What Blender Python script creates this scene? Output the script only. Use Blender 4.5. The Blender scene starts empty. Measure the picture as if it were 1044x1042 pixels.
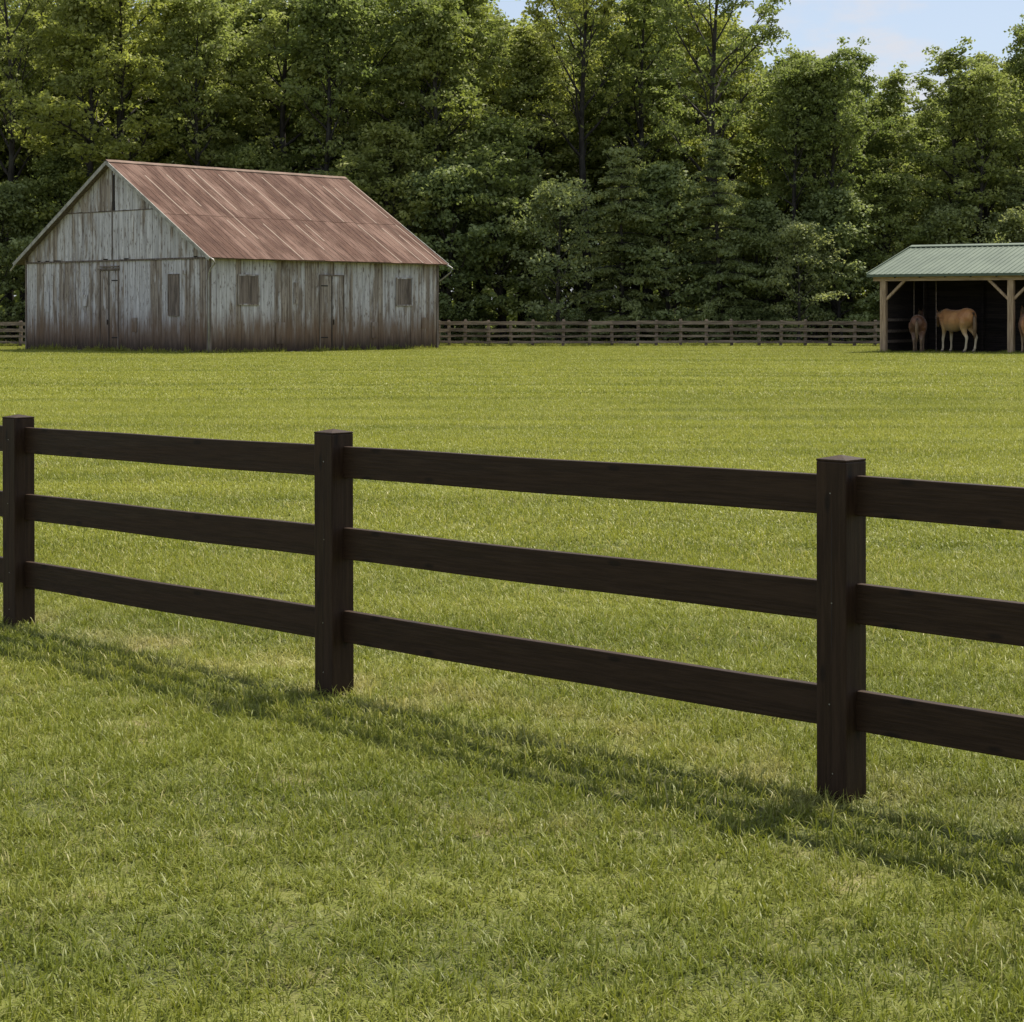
import bpy, math, random
import numpy as np
from mathutils import Vector
R = math.radians
sc = bpy.context.scene
COL = sc.collection
rng = np.random.default_rng(7)
random.seed(7)

# ------------------------------------------------------------------ camera
EYE = 1.85
FPX, W0, H0, HOR = 2000.0, 1044.0, 1042.0, 322.0
cam = bpy.data.cameras.new('camera'); co = bpy.data.objects.new('camera', cam); COL.objects.link(co)
co.location = (0, 0, EYE); co.rotation_euler = (R(90), 0, 0)
cam.sensor_fit = 'HORIZONTAL'; cam.sensor_width = 36; cam.lens = FPX / W0 * 36
cam.shift_y = -((H0 / 2) - HOR) / W0
cam.clip_start = .1; cam.clip_end = 3000
sc.camera = co

def gz(x, y):
    """terrain height"""
    t = np.clip((np.asarray(y, float) - 13) / 70, 0, 1)
    s = t * t * (3 - 2 * t)
    z = .31 * s
    u = np.clip((-np.asarray(x, float) - 14) / 14, 0, 1)
    z = z - .07 * u * u * s
    z = z + .02 * np.sin(np.asarray(x) * .31 + 1.3) * np.sin(np.asarray(y) * .17) * np.clip((np.asarray(y) - 14) / 20, 0, 1)
    return z
def X_at(px, y): return (px - W0 / 2) * y / FPX

# ------------------------------------------------------------------ light
EL, AZ = R(61), R(42)
sd = Vector((math.sin(AZ) * math.cos(EL), math.cos(AZ) * math.cos(EL), math.sin(EL)))
sun = bpy.data.lights.new('sun', 'SUN'); so = bpy.data.objects.new('sun', sun); COL.objects.link(so)
sun.energy = 4.4; sun.angle = R(.6); sun.color = (1, .93, .80)
so.rotation_euler = (-sd).to_track_quat('-Z', 'Y').to_euler(); so.location = (0, 0, 60)
wd = bpy.data.worlds.new("World"); sc.world = wd; wd.use_nodes = True
sc.view_settings.view_transform = 'Standard'; sc.view_settings.look = 'None'
sc.view_settings.exposure = .73; sc.view_settings.gamma = 1
sc.cycles.max_bounces = 5; sc.cycles.diffuse_bounces = 3; sc.cycles.glossy_bounces = 2; sc.cycles.transmission_bounces = 3

class NT:
    def __init__(s, tree): s.t = tree; s.n = tree.nodes; s.l = tree.links
    def new(s, typ, **kw):
        n = s.n.new(typ)
        for k, v in kw.items():
            if k.startswith('i_'):
                key = k[2:]
                n.inputs[int(key) if key.isdigit() else key].default_value = v
            else: setattr(n, k, v)
        return n
    def link(s, a, b): s.l.new(a, b)
    def math(s, op, a, b=None, c=None, clamp=False):
        n = s.new('ShaderNodeMath', operation=op, use_clamp=clamp)
        for i, v in enumerate((a, b, c)):
            if v is None: continue
            if isinstance(v, (int, float)): n.inputs[i].default_value = v
            else: s.link(v, n.inputs[i])
        return n.outputs[0]
    def mix(s, f, a, b, blend='MIX'):
        n = s.new('ShaderNodeMix', data_type='RGBA', blend_type=blend)
        for k, v in ((0, f), (6, a), (7, b)):
            if isinstance(v, (int, float)): n.inputs[k].default_value = v
            elif isinstance(v, tuple): n.inputs[k].default_value = (v + (1,))[:4]
            else: s.link(v, n.inputs[k])
        return n.outputs[2]
    def mapr(s, v, a, b, c=0., d=1.):
        n = s.new('ShaderNodeMapRange', interpolation_type='SMOOTHSTEP')
        s.link(v, n.inputs[0])
        for i, q in enumerate((a, b, c, d)): n.inputs[i + 1].default_value = q
        return n.outputs[0]
    def noise(s, vec, scale, detail=4, rough=.55, sc3=None):
        if sc3 is not None:
            m = s.new('ShaderNodeMapping'); m.inputs['Scale'].default_value = sc3
            s.link(vec, m.inputs[0]); vec = m.outputs[0]
        n = s.new('ShaderNodeTexNoise'); n.inputs['Scale'].default_value = scale
        n.inputs['Detail'].default_value = detail; n.inputs['Roughness'].default_value = rough
        s.link(vec, n.inputs['Vector'])
        return n.outputs[0]
    def attr(s, name):
        n = s.new('ShaderNodeAttribute', attribute_name=name); return n.outputs['Fac']
def new_mat(name):
    m = bpy.data.materials.new(name); m.use_nodes = True
    t = NT(m.node_tree); b = t.n['Principled BSDF']
    return m, t, b
def obj_co(t): return t.new('ShaderNodeTexCoord').outputs['Object']
def pos_co(t): return t.new('ShaderNodeNewGeometry').outputs['Position']
def bump(t, b, h, strength, dist):
    n = t.new('ShaderNodeBump'); n.inputs['Strength'].default_value = strength; n.inputs['Distance'].default_value = dist
    t.link(h, n.inputs['Height']); t.link(n.outputs[0], b.inputs['Normal'])

# world sky with thin clouds
t = NT(wd.node_tree)
bg = t.n['Background']
sky = t.new('ShaderNodeTexSky', sky_type='NISHITA', sun_disc=False)
sky.sun_elevation = EL; sky.sun_rotation = AZ; sky.altitude = 100; sky.air_density = 1.0; sky.dust_density = 1.2; sky.ozone_density = 1.6
gen = t.new('ShaderNodeTexCoord').outputs['Generated']
n1 = t.noise(gen, 9, 7, .6, (1, 1, 2.4))
cm = t.mapr(n1, .47, .64, 0, .9)
skyc = t.mix(cm, t.mix(.72, sky.outputs[0], (2.15, 2.42, 2.95)), (3.35, 3.38, 3.6))
t.link(skyc, bg.inputs[0]); bg.inputs[1].default_value = .135

# ------------------------------------------------------------------ mesh helpers
def mesh_np(name, V, F, mat, tone=None, smooth=False, mats=None, midx=None):
    V = np.asarray(V, np.float32).reshape(-1, 3)
    me = bpy.data.meshes.new(name)
    if isinstance(F, np.ndarray):
        n, k = F.shape
        me.vertices.add(len(V)); me.vertices.foreach_set('co', V.ravel())
        me.loops.add(n * k); me.loops.foreach_set('vertex_index', F.astype(np.int32).ravel())
        me.polygons.add(n); me.polygons.foreach_set('loop_start', np.arange(0, n * k, k, dtype=np.int32))
        me.update(calc_edges=True)
    else:
        me.from_pydata([tuple(map(float, v)) for v in V], [], F); me.update()
    if tone is not None:
        a = me.attributes.new('tone', 'FLOAT', 'FACE' if len(tone) == len(me.polygons) else 'POINT')
        a.data.foreach_set('value', np.asarray(tone, np.float32))
    for m in (mats or [mat]): me.materials.append(m)
    if midx is not None: me.polygons.foreach_set('material_index', np.asarray(midx, np.int32))
    if smooth: me.polygons.foreach_set('use_smooth', np.ones(len(me.polygons), bool))
    me.update()
    return me
def tag(o, label=None, cat=None, group=None, kind=None):
    if label: o['label'] = label
    if cat: o['category'] = cat
    if group: o['group'] = group
    if kind: o['kind'] = kind
    return o
def link(name, me, parent=None, loc=None):
    o = bpy.data.objects.new(name, me); COL.objects.link(o)
    if parent: o.parent = parent
    if loc is not None: o.location = loc
    return o
def empty(name, loc, rz=0):
    o = bpy.data.objects.new(name, None); COL.objects.link(o)
    o.location = loc; o.rotation_euler.z = rz; o.empty_display_size = .3
    return o
class MB:
    def __init__(s): s.v = []; s.f = []; s.t = []
    def add(s, V, F, tone=.5):
        b = len(s.v); s.v += [tuple(p) for p in V]; s.f += [tuple(b + i for i in f) for f in F]
        s.t += [tone] * len(F); return s
    def box(s, x0, x1, y0, y1, z0, z1, tone=.5):
        V = [(x0,y0,z0),(x1,y0,z0),(x1,y1,z0),(x0,y1,z0),(x0,y0,z1),(x1,y0,z1),(x1,y1,z1),(x0,y1,z1)]
        return s.add(V, [(0,3,2,1),(4,5,6,7),(0,1,5,4),(1,2,6,5),(2,3,7,6),(3,0,4,7)], tone)
    def beam(s, p, q, w, h, up=(0,0,1), tone=.5, rot=0):
        p, q = Vector(p), Vector(q); d = (q - p).normalized(); up = Vector(up)
        sx = d.cross(up).normalized(); u = sx.cross(d).normalized()
        V = []
        for c in (p, q):
            for a, b in ((-1,-1),(1,-1),(1,1),(-1,1)): V.append(c + sx * a * w / 2 + u * b * h / 2)
        return s.add(V, [(0,1,2,3),(7,6,5,4),(0,4,5,1),(1,5,6,2),(2,6,7,3),(3,7,4,0)], tone)
    def tube(s, pts, rad, n=8, tone=.5):
        pts = [Vector(p) for p in pts]; V = []; F = []
        if isinstance(rad, (int, float)): rad = [rad] * len(pts)
        for i, p in enumerate(pts):
            d = (pts[min(i+1, len(pts)-1)] - pts[max(i-1, 0)]).normalized()
            a = d.cross(Vector((0, 0, 1)) if abs(d.z) < .95 else Vector((1, 0, 0))).normalized(); b = d.cross(a)
            for k in range(n):
                th = 2 * math.pi * k / n; V.append(p + (a * math.cos(th) + b * math.sin(th)) * rad[i])
        for i in range(len(pts) - 1):
            for k in range(n):
                F.append((i*n+k, i*n+(k+1) % n, (i+1)*n+(k+1) % n, (i+1)*n+k))
        F.append(tuple(range(n))[::-1]); F.append(tuple((len(pts)-1)*n + k for k in range(n)))
        return s.add(V, F, tone)
    def build(s, name, mat, parent=None, loc=None, bevel=0, smooth=False):
        me = mesh_np(name, s.v, s.f, mat, s.t, smooth)
        o = link(name, me, parent, loc)
        if bevel:
            m = o.modifiers.new('bevel', 'BEVEL'); m.width = bevel; m.segments = 2; m.limit_method = 'ANGLE'; m.angle_limit = R(40)
        return o

# ------------------------------------------------------------------ materials
def grass_color(t, tone_mode):
    p = pos_co(t)
    big = t.noise(p, .42, 3, .5, (1, .9, 0))
    strk = t.noise(p, 1, 3, .55, (.05, .75, 0))          # faint mowing / growth streaks running across the view
    sm = t.noise(p, 2.2, 4, .6, (1, 1, 0))
    mid = t.noise(p, .9, 3, .6, (1, 1, 0))
    return p, big, strk, sm, mid
def fence_line(t, p, sm):
    # worn, drier turf in an uneven strip under the near fence
    z = t.new('ShaderNodeSeparateXYZ'); t.link(p, z.inputs[0])
    d = t.math('ABSOLUTE', t.math('SUBTRACT', t.math('ADD', z.outputs[0], z.outputs[1]), 8.95))
    return t.math('MULTIPLY', t.mapr(d, .75, .1, 0, .9), t.mapr(sm, .42, .62))
def mat_blades():
    m, t, b = new_mat('grass_blades')
    p, big, strk, sm, mid = grass_color(t, 0)
    tone = t.attr('tone')
    c = t.mix(t.mapr(tone, 0, 1), (.060, .100, .008), (.290, .305, .050))
    dry = t.mapr(tone, .88, .93)
    c = t.mix(dry, c, (.60, .52, .27))
    # dry and lush patches of turf
    pd = t.math('MULTIPLY', t.mapr(sm, .50, .72), t.mapr(mid, .42, .66))
    fl = fence_line(t, p, sm)
    c = t.mix(t.math('MAXIMUM', t.math('MULTIPLY', pd, .60), fl), c, (.52, .45, .22))
    c = t.mix(t.mapr(big, .36, .60, .45, 0.), c, (.082, .128, .010))
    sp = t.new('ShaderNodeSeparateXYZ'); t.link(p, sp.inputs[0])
    mown = t.mapr(sp.outputs[1], 9, 26, .55, 1.)           # the mown pasture beyond the fence is paler and streaked
    yel = t.math('MULTIPLY', t.mapr(strk, .30, .64, .25, .72), mown)
    c = t.mix(yel, c, (.385, .395, .076))
    c = t.mix(t.mapr(sp.outputs[1], 12, 6, 0, .35), c, (.125, .150, .014))     # near grass deeper green: shade in the gaps between blades mixed into the colour
    t.link(c, b.inputs['Base Color']); b.inputs['Roughness'].default_value = .45
    b.inputs['Specular IOR Level'].default_value = .22
    tr = t.new('ShaderNodeBsdfTranslucent'); tc = t.mix(1., c, (1.0, 1.0, .75), 'MULTIPLY'); t.link(tc, tr.inputs[0])
    mx = t.new('ShaderNodeMixShader'); mx.inputs[0].default_value = .36
    t.link(b.outputs[0], mx.inputs[1]); t.link(tr.outputs[0], mx.inputs[2])
    t.link(mx.outputs[0], t.n['Material Output'].inputs[0])
    return m
def mat_ground():
    m, t, b = new_mat('turf_soil')
    p, big, strk, sm, mid = grass_color(t, 0)
    fine = t.noise(p, 60, 3, .7)
    c = t.mix(t.mapr(fine, .35, .65), (.040, .052, .007), (.105, .112, .018))
    c = t.mix(t.mapr(strk, .38, .62, 0, .5), c, (.20, .21, .035))
    pd = t.math('MULTIPLY', t.mapr(sm, .50, .72), t.mapr(mid, .42, .66))
    c = t.mix(pd, c, (.26, .21, .10))
    t.link(c, b.inputs['Base Color']); b.inputs['Roughness'].default_value = .95
    bump(t, b, fine, .6, .02)
    return m
def mat_litter():
    m, t, b = new_mat('leaf_litter')
    p = pos_co(t)
    n = t.noise(p, 3, 5, .7); n2 = t.noise(p, .3, 3, .5)
    c = t.mix(t.mapr(n, .4, .65), (.035, .027, .016), (.08, .06, .032))
    c = t.mix(t.mapr(n2, .45, .6, 0, .8), c, (.05, .075, .018))
    t.link(c, b.inputs['Base Color']); b.inputs['Roughness'].default_value = 1
    bump(t, b, n, .8, .05)
    return m
def mat_leaf(name, dark, light, trans):
    m, t, b = new_mat(name)
    tone = t.attr('tone'); oi = t.new('ShaderNodeObjectInfo').outputs['Random']
    n = t.noise(pos_co(t), .45, 2, .5)
    f = t.math('ADD', t.math('MULTIPLY', tone, .55), t.math('MULTIPLY', t.mapr(n, .3, .7), .45))
    c = t.mix(f, dark, light)
    hs = t.new('ShaderNodeHueSaturation'); t.link(c, hs.inputs['Color'])
    t.link(t.math('ADD', t.math('MULTIPLY', oi, .022), .494), hs.inputs['Hue'])
    t.link(t.math('ADD', t.math('MULTIPLY', oi, -.25), 1.18), hs.inputs['Value'])
    hs.inputs['Saturation'].default_value = .92
    c = hs.outputs[0]
    t.link(c, b.inputs['Base Color']); b.inputs['Roughness'].default_value = .6; b.inputs['Specular IOR Level'].default_value = .25
    tr = t.new('ShaderNodeBsdfTranslucent'); t.link(t.mix(1., c, trans, 'MULTIPLY'), tr.inputs[0])
    mx = t.new('ShaderNodeMixShader'); mx.inputs[0].default_value = .45
    t.link(b.outputs[0], mx.inputs[1]); t.link(tr.outputs[0], mx.inputs[2])
    t.link(mx.outputs[0], t.n['Material Output'].inputs[0])
    return m
def mat_bark():
    m, t, b = new_mat('bark')
    p = obj_co(t); n = t.noise(p, 5, 5, .65, (1, 1, .25)); n2 = t.noise(p, .8, 2)
    c = t.mix(t.mapr(n, .35, .7), (.016, .013, .010), (.055, .046, .037))
    c = t.mix(t.mapr(n2, .5, .7, 0, .5), c, (.07, .068, .058))
    t.link(c, b.inputs['Base Color']); b.inputs['Roughness'].default_value = .9
    bump(t, b, n, .8, .04)
    return m
def mat_barnwood():
    m, t, b = new_mat('weathered_board')
    p = obj_co(t); tone = t.attr('tone')
    off = t.new('ShaderNodeVectorMath', operation='ADD'); t.link(p, off.inputs[0])
    cx = t.new('ShaderNodeCombineXYZ'); t.link(t.math('MULTIPLY', tone, 37.), cx.inputs[2]); t.link(cx.outputs[0], off.inputs[1]); q = off.outputs[0]
    grain = t.noise(q, 1, 5, .55, (9, 9, .45)); blot = t.noise(q, 1, 5, .6, (2.2, 2.2, .55)); fleck = t.noise(q, 1, 5, .7, (9, 9, 2.6))
    sil = t.mix(t.mapr(grain, .26, .72), (.31, .295, .297), (.62, .60, .605))
    brn = t.mix(t.mapr(grain, .30, .66), (.120, .090, .070), (.350, .300, .255))
    f = t.math('ADD', t.mapr(tone, .1, .95, -.17, .15), blot)
    c = t.mix(t.mapr(f, .44, .62), sil, brn)
    c = t.mix(t.mapr(fleck, .53, .66, 0, .8), c, (.100, .068, .050))
    c = t.mix(t.math('MULTIPLY', t.mapr(fleck, .18, .36, .25, 0), .8), c, (.50, .50, .50))
    # rising damp, with an uneven edge
    z = t.new('ShaderNodeSeparateXYZ'); t.link(p, z.inputs[0])
    e = t.math('ADD', z.outputs[2], t.math('MULTIPLY', t.math('SUBTRACT', t.noise(q, 1, 5, .6, (3.5, 3.5, .5)), .5), 2.6))
    c = t.mix(t.mapr(e, 2.1, .7, 0, .92), c, (.150, .093, .058))
    e2 = t.math('ADD', z.outputs[2], t.math('MULTIPLY', t.math('SUBTRACT', t.noise(q, 1, 5, .6, (7, 7, .8)), .5), 1.3))
    c = t.mix(t.mapr(e2, .95, .1, 0, .9), c, (.040, .027, .019))
    t.link(c, b.inputs['Base Color']); b.inputs['Roughness'].default_value = .82; b.inputs['Specular IOR Level'].default_value = .3
    bump(t, b, grain, .5, .01)
    return m
def mat_rust():
    m, t, b = new_mat('rusted_sheet')
    p = obj_co(t); tone = t.attr('tone')
    n = t.noise(p, 1, 5, .6, (1.6, .35, .35)); n2 = t.noise(p, 1, 5, .7, (7, 1.2, 1.2)); n3 = t.noise(p, 14, 4, .6)
    c = t.mix(t.mapr(n2, .3, .7), (.058, .030, .0215), (.116, .064, .046))
    c = t.mix(t.mapr(n, .44, .62, 0, .85), c, (.180, .113, .087))
    c = t.mix(t.mapr(n3, .58, .70, 0, .5), c, (.036, .016, .010))
    c = t.mix(t.mapr(tone, .55, 1., 0, .8), c, (.36, .28, .225))
    c = t.mix(t.mapr(tone, .0, .45, .35, 0), c, (.050, .024, .018))
    t.link(c, b.inputs['Base Color']); b.inputs['Roughness'].default_value = .85; b.inputs['Specular IOR Level'].default_value = .12
    bump(t, b, n2, .3, .01)
    return m
def mat_simple(name, c1, c2, sc3, rough=.7, bstr=.3, metal=0., spec=.5, bd=.004):
    m, t, b = new_mat(name)
    p = obj_co(t); tone = t.attr('tone')
    n = t.noise(p, 1, 5, .6, sc3)
    f = t.math('ADD', t.mapr(n, .3, .7), t.math('MULTIPLY', t.math('SUBTRACT', tone, .5), .6), clamp=True)
    t.link(t.mix(f, c1, c2), b.inputs['Base Color'])
    b.inputs['Roughness'].default_value = rough; b.inputs['Metallic'].default_value = metal; b.inputs['Specular IOR Level'].default_value = spec
    if bstr: bump(t, b, n, bstr, bd)
    return m
def mat_fence():
    m, t, b = new_mat('dark_stained_timber')
    p = obj_co(t)
    g = t.noise(p, 1, 6, .65, (5, 90, 90)); g2 = t.noise(p, 1, 4, .6, (1.2, 12, 12))
    crack = t.noise(p, 1, 3, .5, (1.0, 0, 26))
    c = t.mix(t.mapr(g, .35, .7), (.0235, .0122, .0062), (.040, .0225, .0125))
    c = t.mix(t.mapr(g2, .5, .68, 0, .6), c, (.048, .0285, .0165))
    t.link(c, b.inputs['Base Color'])
    kn = t.new('ShaderNodeTexVoronoi'); kn.inputs['Scale'].default_value = 1.; mk = t.new('ShaderNodeMapping'); mk.inputs['Scale'].default_value = (3.2, 9, 9) if 'post' not in m.name else (9, 9, 3.2); t.link(p, mk.inputs[0]); t.link(mk.outputs[0], kn.inputs['Vector'])
    c = t.mix(t.mapr(kn.outputs['Distance'], .17, .08, 0, .75), c, (.010, .006, .004)); t.link(c, b.inputs['Base Color'])
    t.link(t.mapr(g2, .3, .7, .5, .72), b.inputs['Roughness']); b.inputs['Specular IOR Level'].default_value = .18
    bump(t, b, g, .55, .003)
    return m
def mat_post():
    m, t, b = new_mat('dark_stained_post')
    p = obj_co(t)
    g = t.noise(p, 1, 6, .65, (80, 80, 4)); g2 = t.noise(p, 1, 4, .6, (14, 14, 1.5))
    c = t.mix(t.mapr(g, .35, .7), (.0235, .0122, .0062), (.041, .0230, .0128))
    c = t.mix(t.mapr(g2, .5, .68, 0, .6), c, (.048, .0285, .0165))
    t.link(c, b.inputs['Base Color'])
    kn = t.new('ShaderNodeTexVoronoi'); kn.inputs['Scale'].default_value = 1.; mk = t.new('ShaderNodeMapping'); mk.inputs['Scale'].default_value = (3.2, 9, 9) if 'post' not in m.name else (9, 9, 3.2); t.link(p, mk.inputs[0]); t.link(mk.outputs[0], kn.inputs['Vector'])
    c = t.mix(t.mapr(kn.outputs['Distance'], .17, .08, 0, .75), c, (.010, .006, .004)); t.link(c, b.inputs['Base Color'])
    t.link(t.mapr(g2, .3, .7, .5, .72), b.inputs['Roughness']); b.inputs['Specular IOR Level'].default_value = .18
    bump(t, b, g, .55, .003)
    return m
M = dict(
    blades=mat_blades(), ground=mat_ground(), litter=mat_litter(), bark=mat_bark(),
    leaf=mat_leaf('leaf_green', (.138, .168, .036), (.370, .385, .110), (1.05, 1.15, .8)),
    leafy=mat_leaf('leaf_yellow_green', (.175, .195, .032), (.400, .420, .100), (1.08, 1.15, .7)),
    leafd=mat_leaf('leaf_deep_green', (.140, .180, .055), (.355, .400, .150), (1.1, 1.1, .8)),
    leafp=mat_leaf('leaf_pale_green', (.175, .205, .070), (.430, .460, .200), (1.1, 1.1, .7)),
    barn=mat_barnwood(), rust=mat_rust(), fence=mat_fence(), post=mat_post(),
    trim=mat_simple('pale_trim', (.20, .19, .165), (.40, .385, .34), (4, 4, 4), .7),
    shutter=mat_simple('shutter_board', (.070, .052, .041), (.220, .175, .145), (14, 14, 1.2), .85, .4),
    dark=mat_simple('dark_gap', (.012, .009, .008), (.03, .022, .018), (6, 6, 6), .9, 0),
    stone=mat_simple('field_stone', (.10, .09, .08), (.27, .25, .22), (5, 5, 5), .9, .6, bd=.02),
    pipe=mat_simple('galvanised_pipe', (.22, .21, .19), (.42, .40, .37), (9, 9, 2), .55, 0, .3),
    green=mat_simple('green_roof_sheet', (.076, .102, .070), (.108, .138, .096), (1.2, .6, .6), .55, 0, .0, .3),
    tan=mat_simple('tan_timber', (.235, .155, .090), (.45, .325, .205), (16, 16, 1.5), .75, .3),
    tanh=mat_simple('tan_beam', (.235, .155, .090), (.45, .325, .205), (1.5, 16, 16), .75, .3),
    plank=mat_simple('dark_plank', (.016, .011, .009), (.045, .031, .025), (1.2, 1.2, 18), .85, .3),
    rail=mat_simple('old_fence_timber', (.085, .062, .048), (.265, .205, .160), (1.5, 12, 12), .85, .3),
    dirt=mat_simple('trodden_dirt', (.045, .034, .022), (.11, .085, .055), (2, 2, 2), 1, .5, bd=.03),
    steel=mat_simple('nail_steel', (.25, .24, .23), (.45, .44, .42), (30, 30, 30), .4, 0, .8),
)

# ------------------------------------------------------------------ ground
def sheet(name, xs, ys, zoff, mat, label=None):
    xs, ys = np.asarray(xs), np.asarray(ys)
    X, Y = np.meshgrid(xs, ys); Z = gz(X, Y) + zoff
    V = np.stack([X, Y, Z], -1).reshape(-1, 3); n = len(xs)
    i = np.arange(len(ys) - 1)[:, None] * n + np.arange(n - 1)[None]
    F = np.stack([i, i + 1, i + n + 1, i + n], -1).reshape(-1, 4)
    o = link(name, mesh_np(name, V, F, mat, smooth=True)); o['kind'] = 'structure'
    return o
sheet('ground', np.r_[-700, -300, -140, np.arange(-90, 91, 1.5), 140, 300, 700], np.r_[-60, -20, np.arange(-6, 170, 1.), 220, 400, 900], 0, M['ground'])
sheet('forest_floor', np.arange(-120, 121, 3.), np.r_[np.arange(110, 200, 2.)], .006, M['litter'])

# ------------------------------------------------------------------ grass
def blade_patch(size, n, lmin, lmax, wid, seed, clump=.25):
    r = np.random.default_rng(seed)
    nc = max(8, int(n / 14))
    cc = (r.random((nc, 2)) - .5) * size
    idx = r.integers(0, nc, n)
    xy = np.where(r.random((n, 1)) < .55, cc[idx] + r.normal(0, .018 * (size ** .5) * 1.2, (n, 2)), (r.random((n, 2)) - .5) * size)
    ch = r.random(nc)
    L = (lmin + (lmax - lmin) * r.random(n) ** 1.4) * (.60 + .8 * ch[idx])
    yaw = r.random(n) * 2 * np.pi
    lean = r.beta(1.6, 1.5, n) * 1.55
    curl = r.normal(.55, .6, n)
    w = wid * (.6 + .8 * r.random(n))
    d = np.stack([np.cos(yaw), np.sin(yaw)], 1)
    fyaw = yaw + np.pi / 2 + r.normal(0, .5, n)
    s = np.stack([np.cos(fyaw), np.sin(fyaw), np.zeros(n)], 1)
    pts = []; cur = np.concatenate([xy, np.full((n, 1), -.012)], 1); ang = lean * .45
    for k in range(3):
        pts.append(cur.copy())
        seg = (L / 3)[:, None]
        cur = cur + seg * np.concatenate([d * np.sin(ang)[:, None], np.cos(ang)[:, None]], 1)
        ang = ang + lean * .35 + curl * .4
        ang = np.clip(ang, -.4, 1.9)
    pts.append(cur)
    w = w[:, None]
    V = np.stack([pts[0] - s*w*.35, pts[0] + s*w*.35, pts[1] - s*w*.5, pts[1] + s*w*.5, pts[2] - s*w*.42, pts[2] + s*w*.42, pts[3] - s*w*.06, pts[3] + s*w*.06], 1)
    V[..., 2] = np.maximum(V[..., 2], -.012)
    b = (np.arange(n) * 8)[:, None]
    F = np.concatenate([b + np.array([[0,1,3,2]]), b + np.array([[2,3,5,4]]), b + np.array([[4,5,7,6]])], 1).reshape(-1, 4)
    tone = np.clip(.45 * r.random(n) + .45 * ch[idx], 0, .86)
    tone = np.where(r.random(n) < .075, 1., tone)
    return V.reshape(-1, 3), F, np.repeat(tone, 8)
def grass_object(name, patches, pts, mat):
    """one mesh holding the patch meshes (vid = 0,1,..) and the loose points (vid = -1) they are strewn on"""
    Vs, Fs, T, I = [], [], [], []; o = 0
    for k, (V, F, tn) in enumerate(patches):
        Vs.append(V); Fs.append(F + o); T.append(tn); I.append(np.full(len(V), k)); o += len(V)
    n = len(pts)
    Vs.append(pts[:, :3]); T.append(np.zeros(n)); I.append(np.full(n, -1))
    V = np.concatenate(Vs); F = np.concatenate(Fs)
    me = mesh_np(name, V, F, mat)
    def A(nm, arr, typ='FLOAT'):
        a = me.attributes.new(nm, typ, 'POINT'); a.data.foreach_set('value', np.asarray(arr))
    A('tone', np.concatenate(T).astype(np.float32)); A('vid', np.concatenate(I).astype(np.int32), 'INT')
    z = np.zeros(o, np.float32)
    A('pick', np.concatenate([z, pts[:, 3]]).astype(np.int32), 'INT')
    A('rotz', np.concatenate([z, pts[:, 4]]).astype(np.float32)); A('sxy', np.concatenate([z, pts[:, 5]]).astype(np.float32)); A('sz', np.concatenate([z, pts[:, 6]]).astype(np.float32))
    ob = link(name, me)
    g = bpy.data.node_groups.new(name + '_strew', 'GeometryNodeTree')
    g.interface.new_socket('Geometry', in_out='INPUT', socket_type='NodeSocketGeometry')
    g.interface.new_socket('Geometry', in_out='OUTPUT', socket_type='NodeSocketGeometry')
    N, L = g.nodes, g.links
    gi, go = N.new('NodeGroupInput'), N.new('NodeGroupOutput')
    def na(nm, typ):
        q = N.new('GeometryNodeInputNamedAttribute'); q.data_type = typ; q.inputs['Name'].default_value = nm; return q.outputs[0]
    vid = na('vid', 'INT')
    def sep(k):
        c = N.new('FunctionNodeCompare'); c.data_type = 'INT'; c.operation = 'EQUAL'
        L.new(vid, [i for i in c.inputs if i.name == 'A' and i.type == 'INT'][0]); [i for i in c.inputs if i.name == 'B' and i.type == 'INT'][0].default_value = k
        s_ = N.new('GeometryNodeSeparateGeometry'); s_.domain = 'POINT'
        L.new(gi.outputs[0], s_.inputs[0]); L.new(c.outputs[0], s_.inputs[1]); return s_.outputs[0]
    j = N.new('GeometryNodeGeometryToInstance')
    jj = N.new('GeometryNodeJoinGeometry')
    for k in range(len(patches)):
        ti = N.new('GeometryNodeGeometryToInstance'); L.new(sep(k), ti.inputs[0]); L.new(ti.outputs[0], jj.inputs[0])
    N.remove(j)
    ip = N.new('GeometryNodeInstanceOnPoints')
    L.new(sep(-1), ip.inputs['Points']); L.new(jj.outputs[0], ip.inputs['Instance']); ip.inputs['Pick Instance'].default_value = True
    L.new(na('pick', 'INT'), ip.inputs['Instance Index'])
    cr = N.new('ShaderNodeCombineXYZ'); L.new(na('rotz', 'FLOAT'), cr.inputs[2]); L.new(cr.outputs[0], ip.inputs['Rotation'])
    cs = N.new('ShaderNodeCombineXYZ'); sx = na('sxy', 'FLOAT'); L.new(sx, cs.inputs[0]); L.new(sx, cs.inputs[1]); L.new(na('sz', 'FLOAT'), cs.inputs[2]); L.new(cs.outputs[0], ip.inputs['Scale'])
    L.new(ip.outputs[0], go.inputs[0])
    md = ob.modifiers.new('strew', 'NODES'); md.node_group = g
    return ob
BC, BL, BW = (-12.36, 80.0), 13.45, 12.8           # barn near corner, length, width
BA = math.atan2(.747, .665)
SP = (15.54, 82.0); SA = R(-32)                     # shed left front post
def in_local(x, y, o, a):
    dx, dy = x - o[0], y - o[1]; return dx*math.cos(a) + dy*math.sin(a), -dx*math.sin(a) + dy*math.cos(a)
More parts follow.
